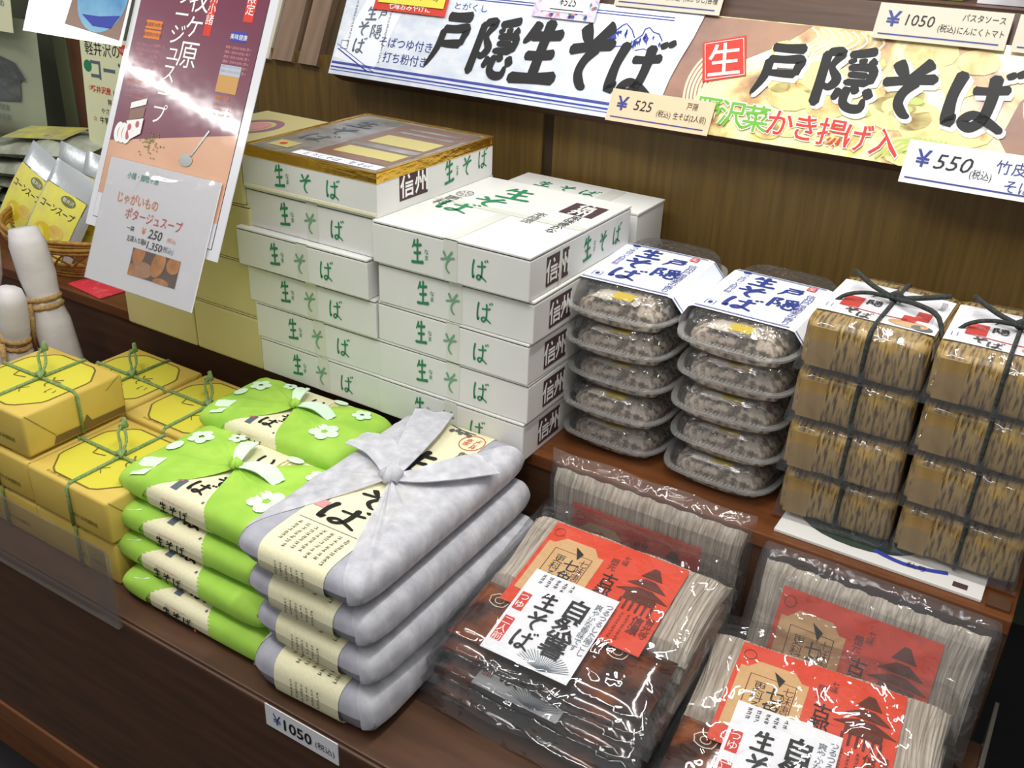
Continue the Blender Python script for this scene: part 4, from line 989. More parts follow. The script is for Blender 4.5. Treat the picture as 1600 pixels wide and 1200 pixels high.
n3.location = (-.399, 1.010, .574); n3.rotation_euler = (Rx(88), 0, 0)
n4 = noodle_pack('noodle-only film pack leaning on the riser at the right end', w=.272, d=.148, tf=.018, tb=.018, sauce=False, cardy=(.008, .118), kindseed=11, film_m='film_heavy')
n4.location = (-.103, .958, .592); n4.rotation_euler = (Rx(66), 0, R(0))

# ------------------------------------------------------------------ clear trays of soba
def tray(label, sleeve=False):
    root = thing('soba_tray', label, 'food tray', group='clear plastic trays of soba')
    w, d, h = .156, .262, .048; zr = .02
    def ring(z, ins, n=40):
        pts = []
        for i in range(n):
            a = 2 * math.pi * i / n; c, s = math.cos(a), math.sin(a); e = 5.0
            pts.append(((w / 2 - ins) * math.copysign(abs(c) ** (2 / e), c), d / 2 + (d / 2 - ins) * math.copysign(abs(s) ** (2 / e), s), z))
        return pts
    def shell(levels, cap, mi=0):
        b = MB(); n = 40; vs = []
        for z, ins in levels: vs += ring(z, ins)
        fs = [(j * n + i, j * n + (i + 1) % n, (j + 1) * n + (i + 1) % n, (j + 1) * n + i) for j in range(len(levels) - 1) for i in range(n)]
        fs.append(tuple(range((len(levels) - 1) * n, len(levels) * n)) if cap > 0 else tuple(range(n - 1, -1, -1)))
        b.add(vs, fs); return b
    shell([(.001, .016), (.004, .011), (.012, .009), (.0185, .004)], -1).build('tray_base', 'tray_plastic', root, True)
    b = MB(); n = 40; vs = ring(.0185, .004) + ring(.0185, -.003) + ring(.0215, -.003) + ring(.0215, .004)
    b.add(vs, [(j * n + i, j * n + (i + 1) % n, (j + 1) * n + (i + 1) % n, (j + 1) * n + i) for j in range(3) for i in range(n)])
    b.build('rim', 'rim_plastic', root, False)
    shell([(.0215, .004), (.030, .006), (.040, .008), (.0465, .014)], 1).build('lid', 'tray_plastic', root, True)
    b = MB()                       # rib ticks on the front rim
    for i in range(22): b.box(-w / 2 + .02 + i * .005, -w / 2 + .022 + i * .005, -.0005, .006, .0215, .0232)
    b.build('rim_ribs', 'rim_plastic', root)
    r = random.Random(3)
    bumps = [(r.uniform(-.05, .05), r.uniform(.03, .205), r.uniform(.018, .03), r.uniform(.010, .019)) for _ in range(16)]
    def food(u, v):
        a, c = 2 * u - 1, 2 * v - 1; E = (max(0, 1 - abs(a) ** 10)) ** .4 * (max(0, 1 - abs(c) ** 12)) ** .4
        q = 1 - .10 * (a * a * c * c); x, y = a * q * (w / 2 - .009 - .006 * (1 - E)), d / 2 + c * q * (d / 2 - .009 - .006 * (1 - E))
        z = .003 + .022 * E + sum(hh * math.exp(-((x - bx) ** 2 + (y - by) ** 2) / (2 * (br * .55) ** 2)) for bx, by, br, hh in bumps) * E * .8 + .0015 * math.sin(x * 500 + y * 170) * E
        return (x, y, min(z, .0405))
    b = MB(); b.grid(food, 34, 44)
    b.build('soba', 'soba_food', root, True)
    pillow(MB(), -.035, .030, .016, .044, .032, .0425, n=5).build('sauce_sachet', 'seal_film', root, True)
    MB().box(-.006, .022, .013, .035, .0426, .0432).build('sachet_label', 'sticker_yellow', root)
    if sleeve:
        b = MB(); y0, y1 = .044, .200; th = .0006
        prof = [(-w / 2 - .0045, .012), (-w / 2 - .004, .030), (-w / 2 + .006, .047), (-w / 2 + .012, .0500), (w / 2 - .020, .0500), (w / 2 - .012, .0485), (w / 2 + .004, .030), (w / 2 + .0045, .012)]
        prof = [(a_, z_ - .0018) for a_, z_ in prof]
        b.grid(lambda u, v: (prof[int(round(u * 7))][0], y0 + (y1 - y0) * v, prof[int(round(u * 7))][1]), 7, 1)
        s = b.build('paper_sleeve', 'sleeve', root)
        P = Print(plane((0, 0, .0484), (1, 0, 0), (0, 1, 0)))
        for yb_ in (y0 + .004, y1 - .0045): P.rect(-w / 2 + .012, yb_, w / 2 - .02, yb_ + .0014, 'navy_ink', 1)
        for yb_ in (y0 + .007, y1 - .007): P.rect(-w / 2 + .012, yb_, w / 2 - .02, yb_ + .0007, 'navy_ink', 1)
        for ch, x, y, s_ in (('生', -.018, .172, .040), ('そ', -.022, .130, .042), ('ば', -.018, .086, .044), ('戸', .024, .158, .032), ('隠', .026, .116, .038)): P.brush(ch, x, y, s_, s_ * .95, 'navy_ink', 1, 1.5)
        P.rect(.036, .178, .048, .192, 'red_ink', 1); P.text('生', .042, .185, .009, 'white_ink', 2)
        P.vtext('信州戸隠蕎麦の香り', .049, .165, .0115, 'navy_ink', 1); P.vtext('つゆ付二人前打粉', -.048, .186, .009, 'navy_ink', 1); P.ell(-.05, .192, .006, .004, 'navy_ink', 1)
        P.frame(-.058, .060, -.046, .074, .001, 'navy_ink', 1); P.ell(-.052, .067, .003, .004, 'navy_ink', 1)
        P.build('lettering', s)
        b = MB()
        sd = plane((w / 2 - .012, 0, .0469), (.016, 0, -.0185), (0, 1, 0))
        P = Print(sd); P.rect(0.02, y0 + .004, 1, y0 + .0055, 'navy_ink', 1); P.rect(0.02, y1 - .0045, 1, y1 - .003, 'navy_ink', 1); P.build('sleeve_border', s)
    return root
ta = tray('clear tray of soba with blue lettered paper sleeve, topmost of the left tray stack', True)
ta.location = (-.499, 1.064, STEP + .186); ta.rotation_euler = (R(1.5), 0, R(1.5))
tb_ = dup(ta, (-.338, 1.058, STEP + .186), (R(1.0), 0, R(-1)), 'clear soba tray with blue lettered sleeve, topmost of the stack beside the bamboo packs')
tc_ = tray('clear tray of soba, lowest of the left tray stack')
tc_.location = (-.494, 1.064, STEP); tc_.rotation_euler = (0, 0, R(-1.5))
for c, nm in ((0, 'left tray stack'), (1, 'tray stack beside the bamboo packs')):
    for k in range(4):
        if c == 0 and k == 0: continue
        dup(tc_, ((-.496, -.333)[c] + rnd.uniform(-.003, .003), (1.064, 1.060)[c] + rnd.uniform(-.004, .004), STEP + k * .0466), (R(rnd.uniform(-.6, .6)), 0, R(rnd.uniform(-2, 2))),
            'clear tray of soba, %s of the %s' % (['lowest', 'second from the bottom', 'middle one', 'second from the top'][k], nm))

# ------------------------------------------------------------------ bamboo leaf packs
def bamboo_pack(label, bow=False):
    root = thing('bamboo_pack', label, 'package', group='bamboo sheath wrapped soba packs')
    w, d, h = .134, .190, .0655
    r = random.Random(5)
    def shape(u, v, s):
        a, c = 2 * u - 1, 2 * v - 1
        return a, c
    prof = []                       # cross-section in y-z, the sheath wraps front-over-back
    for i in range(28):
        an = 2 * math.pi * i / 28; cc, sn = math.cos(an), math.sin(an); e = 6.5
        prof.append((d / 2 + d / 2 * math.copysign(abs(cc) ** (2 / e), cc), h / 2 + h / 2 * math.copysign(abs(sn) ** (2 / e), sn)))
    b = MB(); n = 14; vs = []
    for i in range(n + 1):
        x = -w / 2 + w * i / n; k = 1 - .05 * abs(2 * i / n - 1) ** 6
        wob = .0009 * math.sin(i * 2.1)
        for (y, z) in prof: vs.append((x, d / 2 + (y - d / 2) * k + wob * (1 if y > d / 2 else -1), h / 2 + (z - h / 2) * k))
    m = len(prof); fs = [(i * m + j, i * m + (j + 1) % m, (i + 1) * m + (j + 1) % m, (i + 1) * m + j) for i in range(n) for j in range(m)]
    fs += [tuple(range(m - 1, -1, -1)), tuple(n * m + j for j in range(m))]
    b.add(vs, fs); b.build('bamboo_sheath', 'bamboo', root, True)
    MB().box(-w / 2 + .006, -w / 2 + .036, -.0005, .002, .007, h - .009, bev=.0008).build('sheath_fold', 'bamboo_plain', root)
    # dark string
    sx = .004
    ring = [(sx, y + (y - d / 2) * .025, z + (z - h / 2) * .05 + .0002) for y, z in prof]
    MB().tube(ring, .0034, 6, closed=True, flat=.8).build('string', 'dark_twine', root, True)
    if bow:
        lm = lambda x, y, hh: Vector((x, y, h + .0012 - .010 * max(0, abs(x) * 2 / w - .7) ** 2 + hh))
        b = MB(); b.grid(lambda u, v: lm(-.066 + .132 * u, .030 + .12 * v, 0), 12, 4); lb = b.build('paper_label', 'white_label', root)
        b = MB(); b.grid(lambda u, v: (w / 2 - .001 + .003 * u, .030 + .12 * v, h - .0005 - .03 * u), 3, 1); b.build('paper_label', 'white_label', root)
        P = Print(lm, base=.0004)
        P.rect(-.048, .060, -.026, .094, 'red_ink', 1); P.rect(.036, .062, .052, .090, 'red_ink', 1); P.rect(.024, .050, .040, .070, 'red_ink', 1)
        P.line([(-.048, .058), (.0, .054), (.03, .056)], .002, 'red_ink', 1); P.ell(.034, .044, .022, .010, 'kraft', 1)
        P.ell(.050, .040, .012, .008, 'grey_ink', 1)
        for ch, x, y in (('戸', -.014, .112), ('隠', -.014, .085), ('そ', -.030, .046), ('ば', -.014, .040)): P.brush(ch, x, y, .018, .018, 'black_ink', 2, 1.5)
        P.frame(-.060, .044, -.054, .056, .0008, 'navy_ink', 1); P.vtext('信州名産', .056, .14, .007, 'grey_ink', 1)
        P.build('lettering', lb)
        kx, ky, kz = sx + .002, .098, h + .008
        b = MB(); b.tube([(kx - .008, ky, kz), (kx, ky + .005, kz + .004), (kx + .008, ky, kz)], [.005, .006, .005], 6)
        b.tube(catmull([(kx, ky, kz), (kx - .030, ky + .01, kz + .006), (kx - .058, ky + .028, kz + .014)], 4), .0030, 6)
        b.tube(catmull([(kx, ky, kz), (kx + .030, ky + .008, kz + .006), (kx + .056, ky + .022, kz + .010)], 4), .0032, 6)
        b.tube(catmull([(kx, ky, kz), (kx - .030, ky - .014, kz + .005), (kx - .056, ky - .024, kz - .003), (kx - .070, ky - .036, kz - .024)], 4), .0024, 6)
        b.tube(catmull([(kx, ky, kz), (kx + .030, ky - .02, kz + .006), (kx + .056, ky - .036, kz + .002), (kx + .070, ky - .056, kz - .026)], 4), .0030, 6)
        b.build('string_bow', 'dark_twine', root, True)
    b = MB(); n = 22                    # loose clear bag
    def fz(u, v):
        a, c = 2 * u - 1, 2 * v - 1; x, y = a * (w / 2 + .0050), d / 2 + c * (d / 2 + .007)
        E = (max(0, 1 - abs(a) ** 9)) ** .33 * (max(0, 1 - abs(c) ** 9)) ** .33
        return (x, y, .001 + (h + .0022 + .0010 * math.sin(x * 90 + y * 50)) * E)
    b.grid(fz, n, n); b.build('clear_bag', 'clear_sleeve', root, True)
    return root
o = thing('catalogue', 'white printed catalogue lying under the two bamboo pack stacks', 'catalogue', (-.10, 1.12, STEP))
MB().box(-.135, .105, -.092, .20, .0004, .0045, bev=.0008).build('pages', 'catalog', o)
P = Print(plane((0, 0, .0045), (1, 0, 0), (0, 1, 0)))
P.raw([(-.045 + .074 * math.cos(a), -.030 + .045 * math.sin(a)) for a in [R(15 * i) for i in range(24)]], [tuple(range(24))], 'dark_green', 0)
P.line([(-.02 + .012 * i, -.066 - .008 * math.sin(i * .5)) for i in range(8)], .007, 'mount_blue', 1); P.text('秋号', .030, -.072, .010, 'black_ink', 2); P.rect(.072, -.084, .088, -.074, 'maroon', 1)
P.build('cover_print', o)
o2 = MB().box(.010, .035, 1.026, 1.05, STEP, STEP + .004, bev=.0006).build('wood_chip', 'dark_wood'); tag(o2, 'small brown wooden chip on the step end beside the catalogue', 'wood piece')
bz = STEP + .0048
bpA = bamboo_pack('bamboo sheath pack with white label and dark bow, topmost of the stack beside the trays', True)
bpA.location = (-.1835, 1.062, bz + 3 * .0674); bpA.rotation_euler = (0, 0, R(-1))
dup(bpA, (-.042, 1.062, bz + 3 * .0674), (0, 0, R(.8)), 'bamboo sheath pack with dark bow, topmost of the stack at the right frame edge')
bpC = bamboo_pack('bamboo sheath pack, lowest of the stack beside the trays')
bpC.location = (-.1765, 1.064, bz); bpC.rotation_euler = (0, 0, R(.8))
for c, nm in ((0, 'stack beside the trays'), (1, 'stack at the right frame edge')):
    for k in range(3):
        if c == 0 and k == 0: continue
        dup(bpC, ((-.178, -.036)[c] + (k * -.0025), 1.062 + rnd.uniform(-.003, .003), bz + k * .0674), (0, 0, R(rnd.uniform(-1.5, 1.5))), 'bamboo sheath pack, %s of the %s' % (['lowest', 'second from the bottom', 'just under the labelled one'][k], nm))
dup(bpC, (-.105, 1.262, bz), (0, 0, 0), 'bamboo sheath pack at the back, lowest of the rear pile by the plywood', scale=(1, .65, 1.6))
dup(bpC, (-.105, 1.262, bz + .108), (0, 0, 0), 'bamboo sheath pack at the back, upper of the rear pile by the plywood', scale=(1, .65, 1.6))

# ------------------------------------------------------------------ price card on the fascia
t = thing('price_card', 'white ¥1050 price card on the dark front edge below the white packs', 'price card', (-.628, .5955, .550))
MB().box(-.058, .056, -.0012, 0, -.014, .020).build('sheet', 'card_white', t)
P = Print(plane((-.058, -.0012, -.014), (1, 0, 0), (0, 0, 1)))
P.text('¥', .019, .017, .020, 'navy_ink', 1, 0, sx=1.0); P.text('1050', .052, .016, .020, 'black_ink', 1, .02, sx=1.05); P.text('(税込)', .094, .014, .010, 'black_ink', 1)
P.build('lettering', t)

# ------------------------------------------------------------------ hanging posters at the left
PS = Vector((0, math.sin(R(25)), math.cos(R(25)))); PN = Vector((0, -math.cos(R(25)), math.sin(R(25))))
def pp(x, y, h): return Vector((x, .86, .98)) + PS * y + PN * h
def poster(name, label, cat, x0, x1, y0, y1, h, m, rot=0.0):
    cx = (x0 + x1) / 2
    t = thing(name, label, cat, pp(cx, y0, h), (R(65), 0, 0))
    MB().prism([(x0 - cx, 0), (x1 - cx, 0), (x1 - cx, y1 - y0), (x0 - cx, y1 - y0)], -.0012, 0, axis='z').build('sheet', m, t)
    return t, Print(lambda x, y, hh: Vector((x - cx, y - y0, hh)))
t, P = poster('poster', 'laminated purple soup poster with white Japanese title, leaning at the left', 'poster', -1.269, -.993, 0, .52, 0, 'laminate')
P.rect(-1.257, .014, -1.008, .50, 'black_ink', 0); P.rect(-1.2562, .0148, -1.0088, .499, 'peach', 1)
P.poly([(-1.2562, .128), (-1.0088, .172), (-1.0088, .499), (-1.2562, .499)], 'wine', 2)
P.rect(-1.2562, .0148, -1.0088, .050, 'laminate', 2)
P.vtext('御牧ヶ原', -1.137, .405, .036, 'white_ink', 3, .0, pitch=1.10)
P.vtext('ポタージュスープ', -1.166, .392, .0275, 'white_ink', 3, .0, pitch=1.03)
P.rect(-1.117, .296, -1.103, .40, 'red_ink', 3); P.vtext('信州小諸', -1.110, .372, .014, 'white_ink', 4)
P.rect(-1.048, .322, -1.030, .40, 'red_ink', 3); P.vtext('数量限定', -1.039, .392, .014, 'white_ink', 4)
for y in (.281, .295): P.rect(-1.234, y, -1.200, y + .012, 'orange_ink', 3); P.text('厳選素材使用', -1.217, y + .006, .0055, 'wine', 4)
for k in range(5): P.text('白土ばれいしょを使用した', -1.215, .272 - k * .008, .0042, 'pink_ink', 3)
P.rect(-1.062, .294, -1.034, .308, 'mount_blue', 3); P.text('美味健康', -1.048, .301, .007, 'white_ink', 4)
for k in range(6): P.text('標高八百米の台地に育つ', -1.044, .286 - k * .0065, .0038, 'pink_ink', 3)
P.rect(-1.069, .224, -1.030, .262, 'landsky', 3); P.rect(-1.069, .224, -1.030, .248, 'landscape', 4); P.text('御牧ヶ原', -1.052, .217, .006, 'orange_ink', 4)
for k in range(3): P.text('台地の恵みを一杯に', -1.048, .208 - k * .007, .0038, 'pink_ink', 3)
P.text('お召し上がり方', -1.225, .218, .006, 'orange_ink', 4)
for k in range(3): P.text('カップに入れ熱湯を注ぐ', -1.223, .209 - k * .007, .0035, 'pink_ink', 4)
for k in range(3):        # soup cups and carton picture
    P.ell(-1.240 + .009 * k, .142, .010, .015, 'white_ink', 5 + k, n=14); P.ell(-1.238 + .009 * k, .142, .0045, .009, 'rose_ink', 5.5 + k, n=10)
P.poly([(-1.228, .160), (-1.194, .168), (-1.194, .146), (-1.214, .134)], 'white_ink', 9); P.poly([(-1.227, .178), (-1.196, .188), (-1.196, .197), (-1.227, .187)], 'white_ink', 6); P.poly([(-1.226, .161), (-1.196, .169), (-1.196, .184), (-1.226, .176)], 'window_brown', 5)
P.ell(-1.219, .152, .004, .005, 'rose_ink', 10, n=10); P.ell(-1.204, .158, .004, .005, 'rose_ink', 10, n=10)
for k in range(50): P.ell(rnd.gauss(-1.174, .013), rnd.gauss(.136, .008), .0014, .0011, 'olive_pack', 6, n=5)
P.ell(-1.094, .124, .013, .009, 'steel', 5); P.line([(-1.087, .130), (-1.062, .170)], .003, 'steel', 5)
P.build('poster_print', t)
# stand carrying it
st = MB()
rt = t
for sx in (-.10, .10):
    MB().box(sx - .004, sx + .004, .02, .30, -.004, -.0012).build('stand_rib', 'tray_plastic', t)
s = thing('sign_stand', 'clear acrylic poster stand on the beige cartons behind the posters', 'stand', (-1.29, 1.04, .927))
MB().box(-.06, .06, -.03, .05, 0, .004, bev=.001).build('stand_base', 'tray_plastic', s)
MB().tube([(.03, -.01, .004), (.03, -.012, .06), (.06, -.12, .13), (.09, -.105, .145)], .004, 8).build('stand_arm', 'steel', s, True)

t, P = poster('price_poster', 'white potato soup price poster with a square potato photo, ¥250', 'price poster', -1.241, -1.014, -.076, .105, .004, 'poster_white')
P.text('小諸・御牧ヶ原', -1.165, .073, .009, 'teal_ink', 1, .01, sx=.9); P.text('じゃがいもの', -1.165, .052, .015, 'orange_ink', 1, .01, sx=.85); P.text('ポタージュスープ', -1.126, .032, .015, 'red_ink', 1, .005, sx=.85)
P.text('一袋', -1.168, .012, .007, 'black_ink', 1, .01); P.text('¥', -1.140, .013, .011, 'orange_ink', 1, .02); P.text('250', -1.115, .012, .016, 'black_ink', 1, .015, shear=.15); P.text('(税込)', -1.082, .010, .006, 'orange_ink', 1)
P.text('五袋入り箱¥', -1.150, -.002, .008, 'black_ink', 1, .012, sx=.8); P.text('1.350', -1.112, -.004, .013, 'black_ink', 1, .015, shear=.15); P.text('(税込)', -1.085, -.004, .008, 'slate_ink', 1)
P.rect(-1.153, -.052, -1.055, -.014 + .001, 'potato_dark', 1)
def potpoly(cx, cy, rx, ry, a): P.poly([(min(-1.055, max(-1.153, cx + rx * math.cos(q) * math.cos(a) - ry * math.sin(q) * math.sin(a))), min(-.013, max(-.052, cy + rx * math.cos(q) * math.sin(a) + ry * math.sin(q) * math.cos(a)))) for q in [R(15 * i) for i in range(24)]], 'potato', 2 + int(abs(cx * 1000)) % 3)
potpoly(-1.138, -.020, .016, .012, 1.2); potpoly(-1.128, -.041, .024, .012, .1); potpoly(-1.096, -.026, .020, .013, 1.3); potpoly(-1.066, -.022, .014, .012, .3); potpoly(-1.084, -.050, .016, .006, 0); potpoly(-1.150, -.046, .01, .01, 0)
P.build('poster_print', t)
MB().box(-.1135, .1135, -.001, .182, .0008, .0016).build('plastic_sleeve', 'thin_sleeve', t)
t, P = poster('photo_card', 'glossy white card with a blue soup bowl photo, top left', 'card', -1.502, -1.270, .262, .50, .006, 'gloss_white')
P.poly([(-1.405, .282), (-1.276, .270), (-1.272, .42), (-1.385, .42)], 'window_brown', 0)
P.ell(-1.332, .330, .056, .054, 'bowl_blue', 1, n=28); P.ell(-1.330, .362, .056, .034, 'sleeve', 2, n=28); P.ell(-1.330, .366, .046, .026, 'soup', 3, n=28); P.poly([(-1.37, .30), (-1.34, .285), (-1.30, .285), (-1.285, .305), (-1.33, .30)], 'mount_blue', 3)
P.build('photo_print', t)
MB().box(-.08, -.072, .02, .22, -.004, -.0012).build('stand_rib', 'tray_plastic', t)

# ------------------------------------------------------------------ left background
t = thing('wooden_post', 'brown wooden post at the far left behind the snack bags', 'post', (-2.03, 1.40, STEP))
MB().box(-.045, .0, 0, .04, 0, .9, bev=.002).build('post', 'post_green', t); MB().box(.0, .045, .004, .05, 0, .9, bev=.002).build('post', 'post_wood', t)
t = thing('notice', 'yellow hand-lettered corn soup notice behind the purple poster', 'notice', (-1.80, 1.315, .90), (R(-4), 0, R(2)))
MB().prism([(-.075, 0), (.20, 0), (.20, .245), (-.075, .245)], -.001, 0, axis='y').build('sheet', 'notice2', t)
P = Print(plane((-.075, -.001, 0), (1, 0, 0), (0, 0, 1)))
P.text('軽井沢の', .066, .222, .027, 'black_ink', 1, .0, sx=.85); P.text('コーンス', .105, .180, .042, 'slate_ink', 1, .025, sx=.85); P.ell(.018, .185, .012, .012, 'green_ink', 1)
P.ell(.132, .226, .016, .011, 'red_ink', 1); P.text('つぶつぶ', .132, .226, .007, 'white_ink', 2); P.text('軽井沢産', .052, .140, .013, 'red_ink', 1, .02); P.text('☆', .020, .142, .012, 'orange_ink', 1)
P.text('ピュア', .11, .138, .013, 'black_ink', 1); P.text('無農薬', .09, .118, .012, 'black_ink', 1); P.text('やさしい甘さ', .085, .098, .011, 'black_ink', 1); P.text('☆', .026, .080, .012, 'orange_ink', 1); P.text('牛乳を加えて', .085, .078, .013, 'black_ink', 1, .01); P.text('温めるだけ', .09, .055, .012, 'green_ink', 1, .01)
P.build('notice_print', t)
t = thing('back_board', 'grey-green backing board of the far left shelf', 'board', (-2.2, 1.46, STEP))
MB().box(-1.0, .745, 0, .02, 0, .9).build('board', 'wall', t)
t = thing('hanging_bag', 'large grey-green packet with dark printing at the far left', 'packet', (-2.17, 1.34, .90), (R(-4), 0, R(4)))
pillow(MB(), -.17, .10, -.02, .02, 0, .01, n=3)
def bagfn(s_):
    def g(u, v):
        a, c = 2 * u - 1, 2 * v - 1; E = ((1 - abs(a) ** 4) * (1 - abs(c) ** 4)) ** .5
        return (-.03 + a * .13, s_ * .02 * E, .12 + c * .13)
    return g
b = MB(); b.grid(bagfn(-1), 12, 12); b.grid(bagfn(1), 12, 12, flip=True); b.build('packet', 'big_bag', t, True)
P = Print(lambda x, y, h: Vector((x, -.0215 - h, y)))
P.poly([(-.13, .165), (-.02, .172), (.045, .158), (.075, .125), (.055, .120), (.05, .075), (.0, .07), (-.13, .06)], 'bag_dark', 1)
for k in range(4): P.text('信州野沢菜漬', -.035, .10 - k * .022, .012, 'slate_ink', 2)
P.build('packet_print', t)
t = thing('notice', 'pale notice with red and green text lines in the top left corner', 'notice', (-2.17, 1.30, 1.13), (R(-4), 0, R(3)))
MB().prism([(-.16, 0), (.105, 0), (.115, .22), (-.16, .22)], -.001, 0, axis='y').build('sheet', 'notice', t)
P = Print(plane((-.16, -.001, 0), (1, 0, 0), (0, 0, 1)))
P.text('信州野菜をたっぷり', .16, .088, .018, 'navy_ink', 1, .01); P.text('無添加', .12, .058, .016, 'red_ink', 1, .03); P.text('のおつけもの', .20, .058, .014, 'slate_ink', 1, .01); P.text('炊き込みごはん', .15, .034, .016, 'orange_ink', 1, .01); P.text('家庭で楽しむ味', .15, .012, .016, 'green_ink', 1, .02)
P.build('notice_print', t)
# pile of clear snack bags
def bag(label, loc, rot, sx, sy, sz, m, m2):
    t = thing('snack_bag', label, 'bag', loc, rot, 'soft clear snack bags piled at the left')
    r = random.Random(int(abs(loc[0]) * 1000 + loc[2] * 100)); p = [r.uniform(0, 6) for _ in range(3)]
    def g(sg):
        def q(u, v):
            a, c = 2 * u - 1, 2 * v - 1; E = ((1 - abs(a) ** 4) * (1 - abs(c) ** 3)) ** .5
            return (a * sx, c * sy, sz / 2 + sg * (sz / 2 * E + .009 * E * math.sin(u * 9 + p[0]) * math.sin(v * 8 + p[1]) + .004 * E * math.sin(u * 23 + v * 11 + p[2])))
        return q
    b = MB(); b.grid(g(1), 14, 12); b.grid(g(-1), 14, 12, flip=True); b.build('bag', m, t, True)
    P = Print(lambda x, y, h: Vector((x, y, sz / 2 + sz / 2 * ((1 - min(1, abs(x / sx)) ** 4) * (1 - min(1, abs(y / sy)) ** 3)) ** .5 + .009 + h)))
    P.rect(-sx * .55, -sy * .55, sx * .55, sy * .55, m2, 1, 6, 6); P.build('bag_sticker', t)
    return t
bag('grey clear snack bag with yellow sticker, on top of the left pile', (-1.98, 1.29, .895), (R(4), R(-4), R(14)), .150, .085, .032, 'pile_bag', 'pile_yellow')
bag('grey clear snack bag, second in the left pile', (-1.98, 1.275, .855), (R(3), R(-3), R(10)), .155, .09, .032, 'pile_bag', 'pile_bag')
bag('grey clear snack bag, third in the left pile', (-1.99, 1.28, .815), (0, 0, R(6)), .16, .09, .032, 'pile_bag', 'pile_bag')
bag('grey clear snack bag, fourth in the left pile', (-1.98, 1.28, .78), (0, 0, R(4)), .16, .09, .028, 'pile_bag', 'pile_bag')
bag('grey clear snack bag at the base of the left pile', (-1.98, 1.28, STEP), (0, 0, R(0)), .16, .09, .032, 'pile_bag', 'pile_bag')
bag('olive snack bag lying at the left frame edge beneath the pile', (-2.13, 1.14, .80), (R(18), R(8), R(10)), .10, .07, .05, 'pile_bag', 'pile_yellow')
bag('olive snack bag below that one at the left frame edge', (-2.13, 1.14, STEP), (R(0), R(0), R(-5)), .10, .07, .05, 'pile_bag', 'pile_yellow')
# basket with soup pouches
cx, cy = -1.70, 1.165
bk = thing('wicker_basket', 'oval yellow wicker basket holding corn soup pouches', 'basket', (cx, cy, STEP))
ra, rb, r2a, r2b = .185, .150, .158, .125
def el(a_, b_, z, n=36, ph=0, amp=0): return [(a_ * math.cos(2 * math.pi * i / n), b_ * math.sin(2 * math.pi * i / n), z + amp * math.sin(i * 1.2 + ph)) for i in range(n)]
for k in range(4): MB().tube(el(ra + .002 * (k % 2), rb + .002 * (k % 2), .060 + .0065 * k, amp=.0012, ph=k), .0042, 6, closed=True).build('rim_cane', 'wicker', bk, True)
for k in range(5): MB().tube(el(r2a - .006 * (4 - k) * .4, r2b - .006 * (4 - k) * .4, .004 + .0055 * k, amp=.001, ph=k * 2), .0038, 6, closed=True).build('base_cane', 'wicker', bk, True)
for k in range(24):
    for sg in (1, -1):
        a0 = 2 * math.pi * k / 24; a1 = a0 + sg * .30
        MB().tube([(r2a * math.cos(a0), r2b * math.sin(a0), .024), ((ra + r2a) / 2 * 1.01 * math.cos((a0 + a1) / 2), (rb + r2b) / 2 * 1.01 * math.sin((a0 + a1) / 2), .044), (ra * math.cos(a1), rb * math.sin(a1), .064)], .0021, 5).build('weave_cane', 'wicker', bk, True)
b = MB(); b.prism([(r2a * .96 * math.cos(R(15 * i)), r2b * .96 * math.sin(R(15 * i))) for i in range(24)], .001, .004, axis='z'); b.build('basket_floor', 'wicker', bk)
def pouch(label, loc, rot):
    t = thing('soup_pouch', label, 'pouch', loc, rot, 'silver corn soup pouches')
    W, Hh = .066, .190
    def g(sg):
        def q(u, v):
            a, c = 2 * u - 1, v
            E = (1 - abs(a) ** 4) ** .5 * (max(0, math.sin(math.pi * min(1, (c * .93 + .07)))) ** .6)
            return (a * W * (1 - .06 * c), sg * .016 * E, c * Hh)
        return q
    b = MB(); b.grid(g(-1), 12, 12); b.grid(g(1), 12, 12, flip=True); b.build('pouch', 'bag_silver', t, True)
    mp = lambda x, y, h: Vector((x, -.0165 * (1 - min(1, abs(x / W)) ** 4) ** .5 * max(0, math.sin(math.pi * min(1, (y / Hh * .93 + .07)))) ** .6 - .001 - h, y))
    P = Print(mp)
    P.rect(-.050, .012, .050, .145, 'bag_label', 1, 8, 8); P.line([(-.050, .145), (.050, .145)], .002, 'grey_ink', 2); P.line([(-.050, .012), (-.050, .145)], .0015, 'grey_ink', 2); P.line([(.050, .012), (.050, .145)], .0015, 'grey_ink', 2)
    P.text('コーンスープ', .0, .106, .0155, 'black_ink', 3, .008, sx=.8); P.ell(.014, .131, .018, .010, 'olive_pack', 3); P.text('軽井沢', .014, .131, .008, 'white_ink', 4)
    P.ell(.018, .066, .018, .013, 'crisp', 3); P.ell(-.012, .052, .022, .020, 'sticker_yellow', 2); P.rect(.0, .014, .022, .026, 'slate_ink', 3)
    P.build('pouch_label', t); return t
p1 = pouch('silver corn soup pouch with yellow label, right of the two front ones in the basket', (-1.742, 1.072, STEP + .010), (R(-24), R(20), R(6)))
dup(p1, (-1.872, 1.10, STEP + .022), (R(-24), R(21), R(-4)), 'silver corn soup pouch with yellow label, left of the two front ones in the basket')
dup(p1, (-1.68, 1.150, STEP + .014), (R(-14), R(10), R(8)), 'silver corn soup pouch behind the right front one in the basket')
dup(p1, (-1.79, 1.165, STEP + .014), (R(-14), R(8), R(-2)), 'silver corn soup pouch behind the left front one in the basket')
dup(p1, (-1.65, 1.19, STEP + .016), (R(-16), R(4), R(4)), 'silver corn soup pouch at the back of the basket')
# red card flat on the step
t = thing('leaflet', 'red leaflet lying flat on the step beside the basket', 'leaflet', (-1.55, 1.055, STEP + .0006), (0, 0, R(-6)))
MB().box(-.055, .055, -.030, .040, 0, .0012).build('sheet', 'red_card', t)

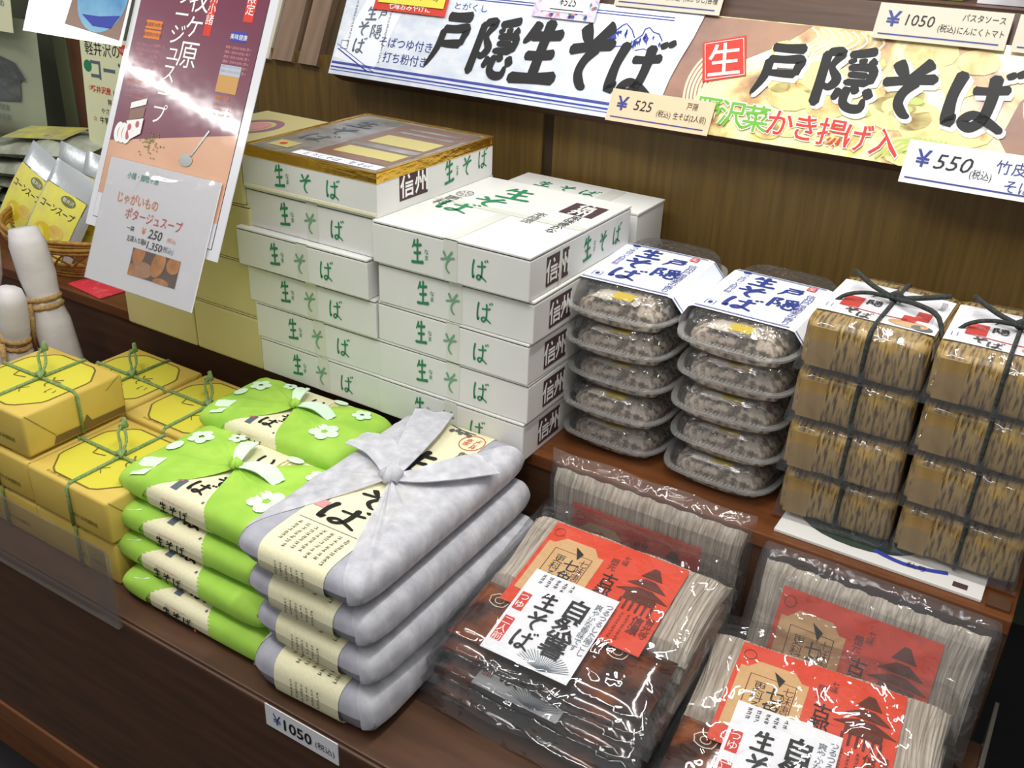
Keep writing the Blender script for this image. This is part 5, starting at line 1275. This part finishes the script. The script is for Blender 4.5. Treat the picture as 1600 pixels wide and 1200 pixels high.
# ------------------------------------------------------------------ white paper bundles with straw rope
def bundle(label, base, topp, r0, r1, tie=.55):
    t = thing('paper_bundle', label, 'bundle', base)
    v = Vector(topp) - Vector(base); n = 12; b = MB(); pts = []; rr = []
    for i in range(n + 1):
        q = i / n; p = v * q + Vector((0, 0, 0)); pts.append(p)
        r_ = r0 + (r1 - r0) * q
        r_ *= 1 - .28 * math.exp(-((q - tie) / .05) ** 2)
        if q > .93: r_ *= .75
        rr.append(r_)
    seg = 16; vs = []
    t_ = v.normalized(); nn = Vector((0, 1, 0)); nn = (nn - t_ * nn.dot(t_)).normalized(); bb = t_.cross(nn)
    for i, p in enumerate(pts):
        for k in range(seg):
            a = 2 * math.pi * k / seg; m_ = 1 + .07 * math.sin(3 * a + i * .15) + .04 * math.sin(7 * a)
            vs.append(p + (nn * math.sin(a) * .8 + bb * math.cos(a)) * rr[i] * m_)
    fs = [(i * seg + k, i * seg + (k + 1) % seg, (i + 1) * seg + (k + 1) % seg, (i + 1) * seg + k) for i in range(n) for k in range(seg)]
    fs += [tuple(range(seg - 1, -1, -1)), tuple(n * seg + k for k in range(seg))]
    b.add(vs, fs); b.build('paper_wrap', 'wrap_paper', t, True)
    for dz in (-.010, .004):
        c = v * tie + t_ * dz; R_ = (r0 + (r1 - r0) * tie) * .80
        MB().tube([c + (nn * math.sin(a) * .84 + bb * math.cos(a)) * R_ * 1.02 for a in [R(30 * i) for i in range(12)]], .0055, 6, closed=True).build('rope', 'rope', t, True)
    c = v * tie - nn * r0 * .72
    MB().tube([c, c + Vector((.008, -.006, -.03)), c + Vector((.004, -.006, -.075))], [.006, .005, .003], 6).build('rope_end', 'rope', t, True)
    P = Print(plane(c + t_ * -.10 - nn * .010, bb * -1, t_)); P.poly([(-.004, .0), (.006, .002), (.002, .03)], 'rose_ink', 1); P.build('paper_mark', t)
    return t
bundle('white paper bundle tied with straw rope, right one beside the yellow boxes', (-1.478, .925, DECK + .004), (-1.545, .925, .900), .040, .034, .62)
bundle('white paper bundle tied with straw rope, front middle one at the left edge', (-1.556, .868, DECK + .004), (-1.520, .868, .812), .036, .026, .60)
bundle('white paper bundle tied with straw rope, left one cut by the frame', (-1.640, .860, DECK + .004), (-1.680, .93, .905), .044, .034, .55)
